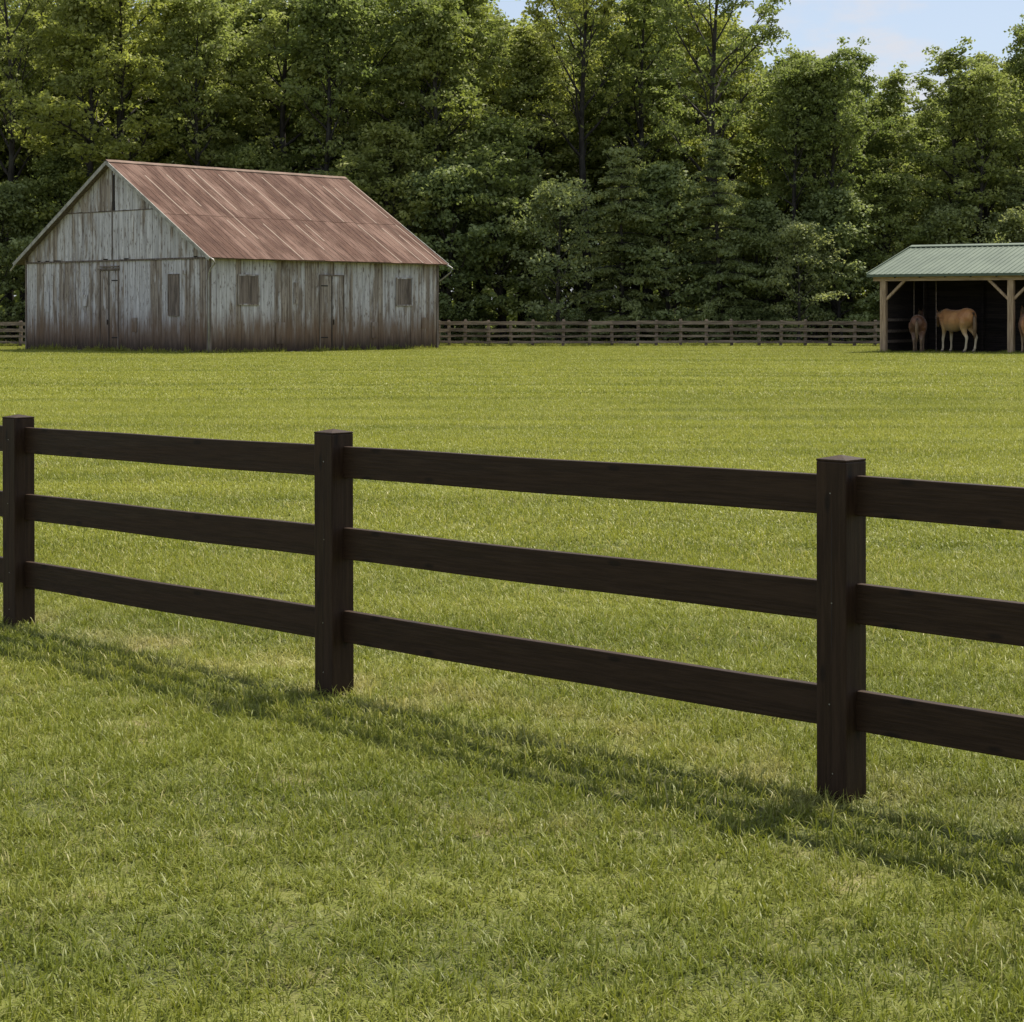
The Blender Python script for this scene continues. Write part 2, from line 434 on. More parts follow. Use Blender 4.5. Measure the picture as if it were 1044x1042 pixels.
def strew(y0, y1, cell, half, n, seed, szr):
    r = np.random.default_rng(seed); out = []
    y = y0
    while y < y1:
        hw = half(y); x = -hw
        while x < hw:
            px, py = x + r.uniform(-.1, .1) * cell, y + r.uniform(-.1, .1) * cell
            u, v = in_local(px, py, BC, BA); s, w = in_local(px, py, SP, SA)
            h = cell * .45
            if not ((-h*.2 < u < BL + h*.2 and -h*.2 < v < BW + h*.2) or (-.2 < s < 11 and -.05 + h < w < 5)):
                cl = .5 + .5 * math.sin(px * .9 + 1.7 * math.sin(py * .6)) * math.sin(py * 1.3 + px * .4)
                out.append((px, py, float(gz(px, py)), r.integers(0, n), r.uniform(0, 6.28), 1.0, (szr[0] + (szr[1] - szr[0]) * (.5 * cl + .5 * r.random()))))
            x += cell
        y += cell
    return np.array(out)
near = [blade_patch(.64, 3000, .020, .092, .0040, 11 + k) for k in range(4)]
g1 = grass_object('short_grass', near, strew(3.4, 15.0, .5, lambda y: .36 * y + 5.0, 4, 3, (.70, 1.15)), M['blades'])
tag(g1, 'short green lawn grass with straw coloured blades around the near dark fence', 'grass', kind='stuff')
mid_ = [blade_patch(1.3, 4200, .035, .085, .0075, 31 + k) for k in range(3)]
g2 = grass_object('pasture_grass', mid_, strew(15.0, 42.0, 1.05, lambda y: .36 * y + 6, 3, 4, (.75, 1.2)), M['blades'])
tag(g2, 'mown green pasture grass between the near fence and the middle of the field', 'grass', kind='stuff')
far = [blade_patch(2.6, 7000, .045, .09, .016, 51 + k) for k in range(3)]
g3 = grass_object('meadow_grass', far, strew(42.0, 112.0, 2.1, lambda y: .36 * y + 8, 3, 5, (.7, 1.15)), M['blades'])
tag(g3, 'sunlit green grass of the far pasture in front of the barn and shed', 'grass', kind='stuff')

# rougher, longer tufts where the mower does not reach
def tufts():
    r = np.random.default_rng(99); out = []
    def add(x, y, sz): out.append((x, y, float(gz(x, y)), r.integers(0, 3), r.uniform(0, 6.28), .8 + .4*r.random(), sz))
    def bar(u, v):
        return BC[0] + u*math.cos(BA) - v*math.sin(BA), BC[1] + u*math.sin(BA) + v*math.cos(BA)
    for k in range(46):
        if r.random() < .8: add(*bar(BL*k/45, -.14 - .12*r.random()), r.uniform(.8, 2.3))
        if r.random() < .8: add(*bar(-.14 - .12*r.random(), BW*k/45), r.uniform(.8, 2.3))
    for k in range(150):
        px = 447 + 514*k/149; y = 98.5 - (px - 447)/514
        add(X_at(px, y), y + r.uniform(-.2, .2), r.uniform(.8, 2.2))
    for k in range(50):
        px = -150 + 170*k/49; y = 101 - 2*(px + 160)/204
        add(X_at(px, y), y, r.uniform(.8, 2.4))
    for q in range(3):
        for k in range(3): 
            s_, w_ = q*5.42 + r.uniform(-.25, .25), -.2 + r.uniform(-.05, .15)
            add(SP[0] + s_*math.cos(SA) - w_*math.sin(SA), SP[1] + s_*math.sin(SA) + w_*math.cos(SA), r.uniform(.8, 1.5))
    return np.array(out)
g4 = grass_object('rough_grass', [blade_patch(.34, 170, .07, .17, .012, 71 + k) for k in range(3)], tufts(), M['blades'])
tag(g4, 'longer uncut grass tufts along the barn walls and the far fence', 'grass', kind='stuff')

# ------------------------------------------------------------------ near fence
FP = [(-7.08, 15.88), (-5.01, 13.79), (-2.940, 11.70), (-.870, 9.61), (1.265, 7.53), (3.37, 5.44), (5.47, 3.36)]
FT = [1.205, 1.235, 1.252, 1.286, 1.306, 1.315, 1.315]
FR = [(1.15, .76, .375), (1.17, .78, .39), (1.189, .798, .404), (1.213, .822, .424), (1.239, .834, .434), (1.25, .84, .44), (1.26, .85, .45)]
fence = empty('board_fence', (FP[4][0], FP[4][1], 0), R(-45))
tag(fence, 'dark brown three rail fence with square capped posts in the foreground grass', 'fence')
def floc(p):  # world -> fence local
    dx, dy = p[0] - FP[4][0], p[1] - FP[4][1]; a = R(-45)
    return dx*math.cos(a) + dy*math.sin(a), -dx*math.sin(a) + dy*math.cos(a)
w = .0685
rr = random.Random(3)
for i, p in enumerate(FP):
    lx, ly = floc(p); h = FT[i]
    mb = MB(); mb.box(-w, w, -w, w, -.25, h - .012)
    po = mb.build('post', M['post'], fence, (lx, ly, 0), bevel=.005)
    po.rotation_euler = (R(rr.uniform(-.3, .3)), R(rr.uniform(-.3, .3)), R(rr.uniform(-.6, .6)))
    cb = MB(); e = w
    cb.add([(-e,-e,0),(e,-e,0),(e,e,0),(-e,e,0),(-e,-e,.008),(e,-e,.008),(e,e,.008),(-e,e,.008),(0,0,.023)],
           [(3,2,1,0),(0,1,5,4),(1,2,6,5),(2,3,7,6),(3,0,4,7),(4,5,8),(5,6,8),(6,7,8),(7,4,8)])
    cb.build('cap', M['post'], po, (0, 0, h - .012), bevel=.002)
    for zz in [r_ - .07 for r_ in FR[i]] + [.11]:
        nb = MB()
        x = rr.uniform(-.008, .008); z = zz + rr.uniform(-.01, .01)
        nb.tube([(x, -w - .0015, z), (x, -w + .01, z)], .0028, 8)
        nb.build('nail', M['steel'], po)
    # weather check running down the face
    z = h - rr.uniform(.09, .3); x = .004; pts = []
    while z > .12 and len(pts) < 9:
        pts.append((x, -w + .0004, z)); x += rr.uniform(-.002, .002); z -= rr.uniform(.05, .11)
    kb = MB(); kb.tube(pts, [.0003] + [.0014]*(len(pts) - 2) + [.0003], 5); kb.build('crack', M['dark'], po)
FR = [(a, b - .006, c - .013) for a, b, c in FR]
for i in range(len(FP) - 1):
    ax, ay = floc(FP[i]); bx, by = floc(FP[i + 1])
    for k in range(3):
        za, zb = FR[i][k] - .0775, FR[i + 1][k] - .0775
        mid = Vector(((ax + bx)/2, (ay + by)/2 + .020, (za + zb)/2))
        L_ = math.dist((ax, ay, za), (bx, by, zb)) - .06
        mb = MB(); n = 12; V = []; F = []
        for q in range(n + 1):
            x = -L_/2 + L_*q/n; dz = .0016*math.sin(q*.9 + i*2 + k); s_ = -.003*math.sin(math.pi*q/n)
            for yy, zz in ((-.019, -.0765), (.019, -.0765), (.019, .0765), (-.019, .0765)):
                V.append((x, yy, zz + dz + s_))
        for q in range(n):
            for c in range(4): F.append((q*4 + c, q*4 + (c+1) % 4, (q+1)*4 + (c+1) % 4, (q+1)*4 + c))
        F += [(3, 2, 1, 0), tuple(n*4 + c for c in range(4))]
        F = [f[::-1] for f in F]
        mb.add(V, F)
        r_ = mb.build('rail', M['fence'], fence, mid, bevel=.004)
        r_.rotation_euler = (0, -math.atan2(zb - za, bx - ax), math.atan2(by - ay, bx - ax))

# ------------------------------------------------------------------ barn
bz = .27
barn = empty('barn', (BC[0], BC[1], bz), BA)
tag(barn, 'weathered grey board barn with rusty metal gable roof at left of the field', 'barn')
HWALL, HR = 4.2, 8.175
sl = (HR - HWALL) / (BW / 2)
def rz_(y): return HR - abs(y - BW/2) * sl
rb = random.Random(21)
def boards(mb, axis, u0, u1, zb, zt, wmin=.16, wmax=.34, out=0., th=.03):
    u = u0; g = rb.random()
    while u < u1 - .01:
        wd_ = min(rb.uniform(wmin, wmax), u1 - u)
        if u1 - (u + wd_) < .1: wd_ = u1 - u
        a, b = u + .004, u + wd_ - .004
        if rb.random() < .35: g = rb.random()
        tn = min(1, max(0, g*.6 + rb.random()*.4))
        o = out + rb.choice((0, 0, .006, .012, -.006)) + rb.uniform(0, .004)
        z0 = zb(a) + rb.choice((0, 0, 0, .03, .07, -.02)); za, zc = zt(a), zt(b)
        if axis == 'x':   # long wall faces -y
            V = [(a,-o,z0),(b,-o,z0),(b,-o+th,z0),(a,-o+th,z0),(a,-o,za),(b,-o,zc),(b,-o+th,zc),(a,-o+th,za)]
            F = [(0,3,2,1),(4,5,6,7),(0,1,5,4),(1,2,6,5),(2,3,7,6),(3,0,4,7)]
        else:             # gable wall faces -x
            V = [(-o,a,z0),(-o,b,z0),(-o+th,b,z0),(-o+th,a,z0),(-o,a,za),(-o,b,zc),(-o+th,b,zc),(-o+th,a,za)]
            F = [(0,1,2,3),(7,6,5,4),(4,5,1,0),(5,6,2,1),(6,7,3,2),(7,4,0,3)]
        mb.add(V, F, tn); u += wd_
mb = MB()
boards(mb, 'x', .10, BL - .08, lambda u: .08, lambda u: HWALL - .06)
lw = mb.build('long_wall', M['barn'], barn)
mb = MB()
G1, G2 = 3.96, 6.07
boards(mb, 'y', .0, BW, lambda u: .08, lambda u: min(G1, rz_(u) - .03))
boards(mb, 'y', .15, BW - .15, lambda u: G1 + .005 if rz_(u) > G1 + .05 else rz_(u) - .05, lambda u: max(G1 + .01, min(G2, rz_(u) - .03)), .2, .42, out=.022)
half = (HR - G2) / sl
boards(mb, 'y', BW/2 - half + .08, BW/2 + half - .08, lambda u: G2 + .005, lambda u: max(G2 + .01, rz_(u) - .03), .2, .45, out=.030)
gw = mb.build('gable_wall', M['barn'], barn)
mb = MB()   # inner frame and the two hidden walls
mb.box(.06, BL - .06, .06, BW - .06, .0, HWALL - .1, .9)
V = [(.06, .06, HWALL-.1), (.06, BW-.06, HWALL-.1), (.06, BW/2, HR-.12), (BL-.06, .06, HWALL-.1), (BL-.06, BW-.06, HWALL-.1), (BL-.06, BW/2, HR-.12)]
mb.add(V, [(0,2,1),(3,4,5),(0,3,5,2),(1,2,5,4)], .9)
mb.build('core_wall', M['dark'], barn)
def back_boards(x0, y0, x1, y1, gable):
    mb = MB(); n = 44; 
    for i in range(n):
        a, b = i/n, (i+1)/n - .002
        p0 = (x0 + (x1-x0)*a, y0 + (y1-y0)*a); p1 = (x0 + (x1-x0)*b, y0 + (y1-y0)*b)
        nx, ny = (y1-y0), -(x1-x0); l = math.hypot(nx, ny); nx, ny = nx/l*.03, ny/l*.03
        t0 = rz_(p0[1]) - .03 if gable else HWALL - .06; t1 = rz_(p1[1]) - .03 if gable else HWALL - .06
        V = [(p0[0],p0[1],.08),(p1[0],p1[1],.08),(p1[0]+nx,p1[1]+ny,.08),(p0[0]+nx,p0[1]+ny,.08),(p0[0],p0[1],t0),(p1[0],p1[1],t1),(p1[0]+nx,p1[1]+ny,t1),(p0[0]+nx,p0[1]+ny,t0)]
        mb.add(V, [(0,3,2,1),(4,5,6,7),(0,1,5,4),(1,2,6,5),(2,3,7,6),(3,0,4,7)], rb.random())
    return mb
back_boards(BL, 0, BL, BW, True).build('rear_gable_wall', M['barn'], barn)
back_boards(BL - .1, BW, .1, BW, False).build('rear_wall', M['barn'], barn)
# corner boards, girts
mb = MB(); mb.box(-.035, .10, -.035, .10, .02, HWALL - .1, .55); mb.build('corner_board', M['shutter'], barn)
mb = MB(); mb.box(BL - .08, BL + .04, -.04, .08, .02, HWALL - .12, .4); mb.build('corner_board', M['shutter'], barn)
mb = MB(); mb.box(-.034, .06, BW - .06, BW + .03, .02, HWALL - .12, .45); mb.build('corner_board', M['shutter'], barn)
mb = MB(); mb.box(-.05, -.012, .12, BW - .1, G1 - .045, G1 + .03, .2); mb.build('girt', M['shutter'], barn)
mb = MB(); mb.box(-.048, -.02, BW/2 - half + .12, BW/2 + half - .12, G2 - .02, G2 + .02, .2); mb.build('girt', M['shutter'], barn)
# gable slot
mb = MB(); mb.box(-.060, -.045, BW/2 - .17, BW/2 - .05, G2 + .03, G2 + 1.55, .2); mb.box(-.064, -.046, BW/2 - .20, BW/2 - .02, G2 + .03, G2 + .42, 0.); mb.build('hay_slot', M['dark'], barn)
mb = MB(); mb.box(-.056, -.046, BW/2 - .04, BW/2 + .02, G1 + .04, G2 + 1.9, .1); mb.build('batten', M['shutter'], barn)
# roof: two sheets with seams
def roof_side(sign, name, par):
    mb = MB(); x0, x1 = -.36, BL + .22; ov = .46
    def P(x, s, up=0.):   # s along slope from ridge
        c = 1 / math.hypot(1, sl); y = BW/2 - sign * s * c; z = HR - s * sl * c
        return (x, y - sign * up * sl * c, z + up * c)
    S = (BW/2 + ov) * math.hypot(1, sl); cut = S * .56
    def slab(xa, xb, sa, sb, ua, ub, tone):
        V = [P(xa,sa,ua),P(xb,sa,ua),P(xb,sb,ua),P(xa,sb,ua),P(xa,sa,ub),P(xb,sa,ub),P(xb,sb,ub),P(xa,sb,ub)]
        F = [(0,3,2,1),(4,5,6,7),(0,1,5,4),(1,2,6,5),(2,3,7,6),(3,0,4,7)]
        if sign < 0: F = [f[::-1] for f in F]
        mb.add(V, [f[::-1] for f in F], tone)
    x = x0; i = 0
    while x < x1 - .02:
        xb = min(x + rb.uniform(.60, .70), x1)
        for sa, sb, lift in ((0.02, cut, .014), (cut - .08, S, 0.)):
            tn = .5 + rb.uniform(-.35, .05) if rb.random() < .35 else .5
            dl = rb.uniform(0, .004)
            slab(x + .002, xb - .002, sa, sb + (rb.uniform(-.03, .02) if sb == S else rb.uniform(-.02, .03)), .02 + lift + dl, .032 + lift + dl, tn)
            # raised seam and faint corrugations
            q = rb.random(); st = .96 if q < .45 else (.62 if q < .8 else .5)
            e = sb - .02 if rb.random() < .6 else sa + (sb - sa) * rb.uniform(.5, .9)
            slab(xb - .022, xb + .014, sa + .02, sb - .02, .033 + lift, .044 + lift, .62 if st < .9 else .70)
            if st > .9: slab(xb - .038, xb + .028, sa + .02 + rb.uniform(0, 1.2), e, .045 + lift, .050 + lift, .96)
            xc = (x + xb) / 2; slab(xc - .02, xc + .02, sa + .03, sb - .04, .0335 + lift, .041 + lift, tn)
        x = xb; i += 1
    mb.build(name, M['rust'], par)
    # deck under the sheets
    mb = MB(); slab2 = [P(x0+.03,0.,-.06),P(x1-.03,0.,-.06),P(x1-.03,S-.05,-.06),P(x0+.03,S-.05,-.06),P(x0+.03,0.,.017),P(x1-.03,0.,.017),P(x1-.03,S-.05,.017),P(x0+.03,S-.05,.017)]
    F = [(0,3,2,1),(4,5,6,7),(0,1,5,4),(1,2,6,5),(2,3,7,6),(3,0,4,7)]
    mb.add(slab2, F, .3); mb.build('deck', M['shutter'], par)
    # barge board on both gable ends
    for xx in (x0 - .02, x1 - .01):
        mb = MB(); V = []
        for s_ in (0.0, S + .02):
            for dx, up in ((0,-.10),(.03,-.10),(.03,.058),(0,.058)): V.append(P(xx + dx, s_, up))
        mb.add(V, [(0,1,2,3),(7,6,5,4),(0,4,5,1),(1,5,6,2),(2,6,7,3),(3,7,4,0)], .5)
        mb.build('barge_board', M['trim'], par)
roof = MB(); 
V = [];
for k in range(29):
    x = -.38 + (BL + .62) * k / 28; dz = rb.uniform(-.006, .006)
    for dy, z in ((-.17, -.035), (-.16, -.01), (0, .085), (.16, -.01), (.17, -.035)): V.append((x, BW/2 + dy, HR + z + .02 + dz))
F = []
for k in range(28):
    for c in range(4): F.append((k*5+c, (k+1)*5+c, (k+1)*5+c+1, k*5+c+1))
roof.add(V, [f[::-1] for f in F], .75)
ro = roof.build('roof', M['rust'], barn)       # the ridge sheet carries the two slopes
roof_side(1, 'roof_slope', ro); roof_side(-1, 'roof_slope', ro)
# doors, windows
def opening(axis, u0, u1, z0, z1, kind, frame=.07, seam=True):
    def bx(mb, a, b, za, zb, o0, o1, tn):
        if axis == 'x': mb.box(a, b, -o1, -o0, za, zb, tn)
        else: mb.box(-o1, -o0, a, b, za, zb, tn)
    mb = MB(); n = max(3, int((u1 - u0) / .2)); 
    for i in range(n):
        a = u0 + (u1 - u0) * i / n; b = u0 + (u1 - u0) * (i + 1) / n - .008
        bx(mb, a, b, z0, z1 - rb.uniform(0, .01), .018, .034 + rb.uniform(0, .006), rb.uniform(.55, 1.) if kind == 'door' else rb.random())
    if axis == 'y' and kind == 'hatch': pass
    o = mb.build(kind, M['barn'] if kind == 'door' else M['shutter'], barn)
    fb = MB(); f = frame
    bx(fb, u0 - f, u0, z0 - (f if kind != 'door' else 0), z1 + f, .02, .060, .75); bx(fb, u1, u1 + f, z0 - (f if kind != 'door' else 0), z1 + f, .02, .060, .35)
    bx(fb, u0 + .001, u1 - .001, z1, z1 + f, .02, .062, .6)
    if kind != 'door': bx(fb, u0 + .001, u1 - .001, z0 - f, z0, .02, .066, .8)
    fb.build('frame', M['barn'] if kind == 'window' else M['shutter'], o)
    if kind == 'door':
        sb = MB(); c = (u0 + u1) / 2; bx(sb, c - .03, c + .03, z0, z1 - .01, .042, .048, .1); sb.build('seam', M['dark'], o)
        hb = MB(); bx(hb, c + .08, c + .11, 1.2, 1.42, .042, .075, .1); hb.build('handle', M['dark'], o)
        for zz in (z0 + .5, z1 - .45):
            hh = MB(); bx(hh, u0 + .02, u0 + .42, zz, zz + .05, .042, .050, .2); hh.build('hinge', M['dark'], o)
    return o
opening('x', 1.56, 2.62, 2.08, 3.24, 'window', .06)
opening('x', 10.80, 11.72, 2.08, 3.24, 'window', .06)
opening('x', 6.14, 7.46, .12, 3.3, 'door', .06)
opening('y', 6.0, 7.24, .12, 3.52, 'door', .03)
opening('y', 1.9, 2.58, 1.6, 3.3, 'hatch', .02)
mb = MB(); mb.box(-.10, -.03, 5.9, 7.36, 3.56, 3.62, .5); mb.box(-.085, -.03, 5.95, 7.3, 3.68, 3.72, .6); mb.build('door_track', M['shutter'], barn)
# nailed-on patches
for (u, z, a, b) in ((11.0, 1.75, .36, .9), (8.2, 2.0, .3, .5), (4.7, .9, .35, .6), (1.45, 3.3, .2, .16)):
    mb = MB(); mb.box(-.044, -.02, u, u + a, z, z + b, rb.random()); mb.build('patch_board', M['barn'], barn)
for (u, z, a, b) in ((3.6, .4, .5, .9), (9.2, .6, .4, .7), (4.6, 2.1, .25, .9), (12.4, 1.0, .3, .5)):
    mb = MB(); mb.box(u, u + a, -.044, -.02, z, z + b, rb.random()); mb.build('patch_board', M['barn'], barn)
# downpipe at the near corner, short brackets at the other eaves
c = 1 / math.hypot(1, sl)
ez = HR - (BW/2 + .46) * sl
mb = MB(); mb.tube([(-.30, -.44, ez + .02), (-.26, -.60, ez - .06), (-.20, -.62, ez - .20), (-.16, -.30, ez - .42), (-.11, -.12, ez - .62), (-.10, -.10, ez - .9), (-.10, -.10, 1.6), (-.10, -.10, .1)], .036, 8)
mb.build('downpipe', M['pipe'], barn, smooth=True)
mb = MB(); mb.tube([(-.30, BW + .40, ez + .0), (-.30, BW + .78, ez - .30)], .04, 6); mb.build('gutter_spout', M['pipe'], barn)
mb = MB(); mb.tube([(BL + .16, -.42, ez + .02), (BL + .20, -.74, ez - .16), (BL + .16, -.66, ez - .36), (BL + .06, -.06, ez - .75)], .035, 6); mb.build('gutter_spout', M['pipe'], barn)
# stones under the sill
mb = MB()
def blob(mb, x, y, z, a, b, c_, tone):
    V = []; F = []; n, m_ = 8, 5
    for i in range(1, m_):
        ph = math.pi * i / m_
        for k in range(n):
            th = 2*math.pi*k/n; q = 1 + rb.uniform(-.14, .14)
            V.append((x + a*math.sin(ph)*math.cos(th)*q, y + b*math.sin(ph)*math.sin(th)*q, z + c_*math.cos(ph)*q))
    V.append((x, y, z + c_)); V.append((x, y, z - c_)); T, B = len(V) - 2, len(V) - 1
    for i in range(m_ - 2):
        for k in range(n): F.append((i*n+k, (i+1)*n+k, (i+1)*n+(k+1) % n, i*n+(k+1) % n))
    for k in range(n): F.append((T, k, (k+1) % n)); F.append((B, (m_-2)*n+(k+1) % n, (m_-2)*n+k))
    mb.add(V, F, tone)
x = .1
while x < BL: 
    a = rb.uniform(.14, .3); blob(mb, x, .02, .0, a, .09, rb.uniform(.08, .13), rb.random()); x += a * 2.0
x = .1
while x < BW:
    a = rb.uniform(.14, .3); blob(mb, .02, x, .0, .09, a, rb.uniform(.08, .13), rb.random()); x += a * 2.0
mb.build('foundation', M['stone'], barn, smooth=True)

# ------------------------------------------------------------------ shed
sz = float(gz(*SP)) - .01
shed = empty('run_in_shed', (SP[0], SP[1], sz), SA)
tag(shed, 'open fronted timber horse shelter with pale green metal roof at right', 'shed')
PW, BAY, NB, DEP = .125, 5.42, 2, 4.75
LT = BAY * NB
for i in range(NB + 1):
    mb = MB(); mb.box(-PW, PW, -PW, PW, -.2, 3.03, .55); mb.build('post', M['tan'], shed, (i*BAY, 0, 0), bevel=.01)
mb = MB(); mb.box(-.42, LT + .42, -.10, .10, 3.035, 3.20, .5); mb.box(-.42, LT + .42, -.12, -.104, 3.00, 3.26, .6); mb.build('beam', M['tanh'], shed)
for i in range(NB + 1):
    for s_ in (-1, 1):
        if (i == 0 and s_ < 0) or (i == NB and s_ > 0): continue
        mb = MB(); mb.beam((i*BAY + s_*.10, 0, 2.22), (i*BAY + s_*.92, 0, 3.02), .10, .14, up=(0, 1, 0)); mb.build('brace', M['tan'], shed)
ze, zr, yr = 3.27, 4.60, 4.93
sl2 = (zr - ze) / (yr + .37)
def planks(x0, y0, x1, y1, h0, h1, th, name):
    mb = MB(); z = .03; d = Vector((x1-x0, y1-y0, 0)).normalized(); nn = Vector((-d.y, d.x, 0))
    while z < max(h0, h1):
        ha, hb = min(z + .206, h0), min(z + .206, h1)
        if ha > z and hb > z:
            o = rb.uniform(0, .012); V = []
            for q in (o, o + th):
                V += [Vector((x0, y0, z)) + nn*q, Vector((x1, y1, z)) + nn*q, Vector((x1, y1, hb)) + nn*q, Vector((x0, y0, ha)) + nn*q]
            mb.add(V, [(0,1,2,3),(7,6,5,4),(0,4,5,1),(1,5,6,2),(2,6,7,3),(3,7,4,0)], rb.random())
        z += .2
    mb.build(name, M['plank'], shed)
def rz2(y): return ze + (y + .37) * sl2 - .16
def side(x, name):
    mb = MB(); z = .03
    while z < rz2(DEP):
        ya = .14 if z + .2 < rz2(.14) else min(DEP, (z + .2 + .16 - ze) / sl2 - .37)
        o = rb.uniform(0, .012)
        if DEP - ya > .1: mb.box(x - .02 + o, x + .02 + o, ya, DEP - .05, z, z + .206, rb.random())
        z += .2
    mb.build(name, M['plank'], shed)
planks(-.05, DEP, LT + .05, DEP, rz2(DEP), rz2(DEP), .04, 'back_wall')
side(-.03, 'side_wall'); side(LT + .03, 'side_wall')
# kick rails and inner uprights
for zz in (.42, .85, 1.32):
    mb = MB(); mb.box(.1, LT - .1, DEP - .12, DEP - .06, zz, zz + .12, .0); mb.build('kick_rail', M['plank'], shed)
    mb = MB(); mb.box(.03, .08, .16, DEP - .2, zz, zz + .12, .5); mb.build('kick_rail', M['rail'], shed)
for x in (BAY*.5, BAY, BAY*1.5, .2, LT - .2):
    mb = MB(); mb.box(x - .06, x + .06, DEP - .25, DEP - .13, 0, rz2(DEP) - .05, .4); mb.build('stud', M['plank'], shed)
for x, y in ((.95, 1.0), (1.95, .9)):
    mb = MB(); mb.tube([(x, y, -.1), (x, y, rz2(y) - .02)], .016, 8, .3); mb.build('partition_pole', M['rail'], shed)
n = 12
for i in range(n):
    x = -.5 + (LT + 1.0) * i / (n - 1); mb = MB(); p0, p1 = (x, -.28, ze - .10 + .09*sl2), (x, yr - .1, zr - .10)
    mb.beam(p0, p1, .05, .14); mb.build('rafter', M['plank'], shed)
mb = MB()      # ribbed sheet
xa, xb = -.6, LT + .6
prof = []; x = xa
while x < xb:
    prof += [(x, 0), (x + .05, .0), (x + .07, .030), (x + .10, .030), (x + .12, 0)]; x += .23
V = []; F = []
rows = [(-.37, ze), (yr*.33, ze + (yr*.33 + .37)*sl2), (yr*.66, ze + (yr*.66 + .37)*sl2), (yr, zr), (yr + 1.3, zr - 1.3*.3)]
for (y, z) in rows:
    for (px, dz) in prof: V.append((px, y, z + dz))
m_ = len(prof)
for r_ in range(len(rows) - 1):
    for k in range(m_ - 1): F.append((r_*m_ + k, r_*m_ + k + 1, (r_+1)*m_ + k + 1, (r_+1)*m_ + k))
mb.add(V, F, .5)
rf = mb.build('roof', M['green'], shed)
s_ = rf.modifiers.new('thick', 'SOLIDIFY'); s_.thickness = .012; s_.offset = -1
mb = MB(); mb.beam((xa - .01, yr - .16, zr + .01), (xb, yr - .16, zr + .01), .34, .05, up=(0, -sl2, 1)); mb.beam((xa - .01, yr + .16, zr + .0), (xb, yr + .16, zr), .34, .05, up=(0, .3, 1)); mb.build('ridge_cap', M['green'], rf)
mb = MB(); mb.beam((xa - .012, -.38, ze + .0), (xa - .012, yr, zr + .0), .03, .14); mb.build('fascia', M['green'], rf)
mb = MB(); mb.box(xa, xb, -.40, -.372, ze - .10, ze + .012, .2); mb.build('fascia', M['green'], rf)
# trodden dirt in the shelter
V = []; F = []
for j in range(9):
    for i in range(23):
        lx, ly = -.1 + i*.5, .05 + j*.6
        V.append((lx, ly, 0))
V2 = []
for lx, ly, _ in V:
    wx = SP[0] + lx*math.cos(SA) - ly*math.sin(SA); wy = SP[1] + lx*math.sin(SA) + ly*math.cos(SA)
    V2.append((wx, wy, float(gz(wx, wy)) + .010))
for j in range(8):
    for i in range(22): F.append((j*23+i, j*23+i+1, (j+1)*23+i+1, (j+1)*23+i))
o = link('dirt_floor', mesh_np('dirt_floor', V2, F, M['dirt'], [.5]*len(F))); o['kind'] = 'structure'

# ------------------------------------------------------------------ far fences
def far_fence(label, pxs, ya, yb, x0px, x1px, rails, h=1.28, wob=.04):
    def yat(px): 
        f = (px - x0px) / (x1px - x0px); return ya + (yb - ya) * f
    p0 = (X_at(x0px, ya), ya); e = empty('paddock_fence', (p0[0], p0[1], 0)); tag(e, label, 'fence')
    q = random.Random(int(x0px) + 5); P = []
    for px in pxs:
        y = yat(px); x = X_at(px, y); z = float(gz(x, y)); P.append((x - p0[0], y - p0[1], z))
        hh = h + q.uniform(-.02, .07)
        mb = MB(); mb.box(-.075, .075, -.07, .07, -.15, hh, q.random()); mb.box(-.06, .06, -.055, .055, hh, hh + .03, .8)
        o = mb.build('post', M['rail'], e, P[-1], bevel=.01); o.rotation_euler = (0, R(q.uniform(-1.6, 1.6)), R(q.uniform(-5, 5)))
    for a, b in zip(P[:-1], P[1:]):
        for (rz, rh) in rails:
            z0, z1 = a[2] + rz + q.uniform(-.5, .5)*wob, b[2] + rz + q.uniform(-.5, .5)*wob
            mb = MB(); L_ = b[0] - a[0]; n = 4; V = []; F = []
            sag = q.uniform(-.012, .02)
            for k in range(n + 1):
                f = k / n
                for yy, zz in ((-.02, -rh/2), (.02, -rh/2), (.02, rh/2), (-.02, rh/2)):
                    V.append((a[0] + L_*f, a[1] + (b[1]-a[1])*f - .10 + yy, z0 + (z1-z0)*f - sag*math.sin(math.pi*f) + zz))
            for k in range(n):
                for c_ in range(4): F.append((k*4 + (c_+1) % 4, k*4 + c_, (k+1)*4 + c_, (k+1)*4 + (c_+1) % 4))
            F += [(0,1,2,3), (n*4+3, n*4+2, n*4+1, n*4)]
            mb.add(V, F, q.random()); mb.build('rail', M['rail'], e)
rails = ((1.19, .18), (.83, .17), (.53, .11), (.24, .12))
far_fence('long weathered rail fence across the field between the barn and the horse shelter',
          [447, 458, 474, 498, 521, 543, 574, 601, 624, 650, 669, 694, 720, 746, 774, 796, 821, 846, 871, 892, 915, 938, 961], 98.5, 97.5, 447, 961, rails)
far_fence('short dark stretch of rail fence left of the barn', [-160, -135, -110, -84, -58, -32, -6, 21, 44], 101, 99, -160, 44, rails)

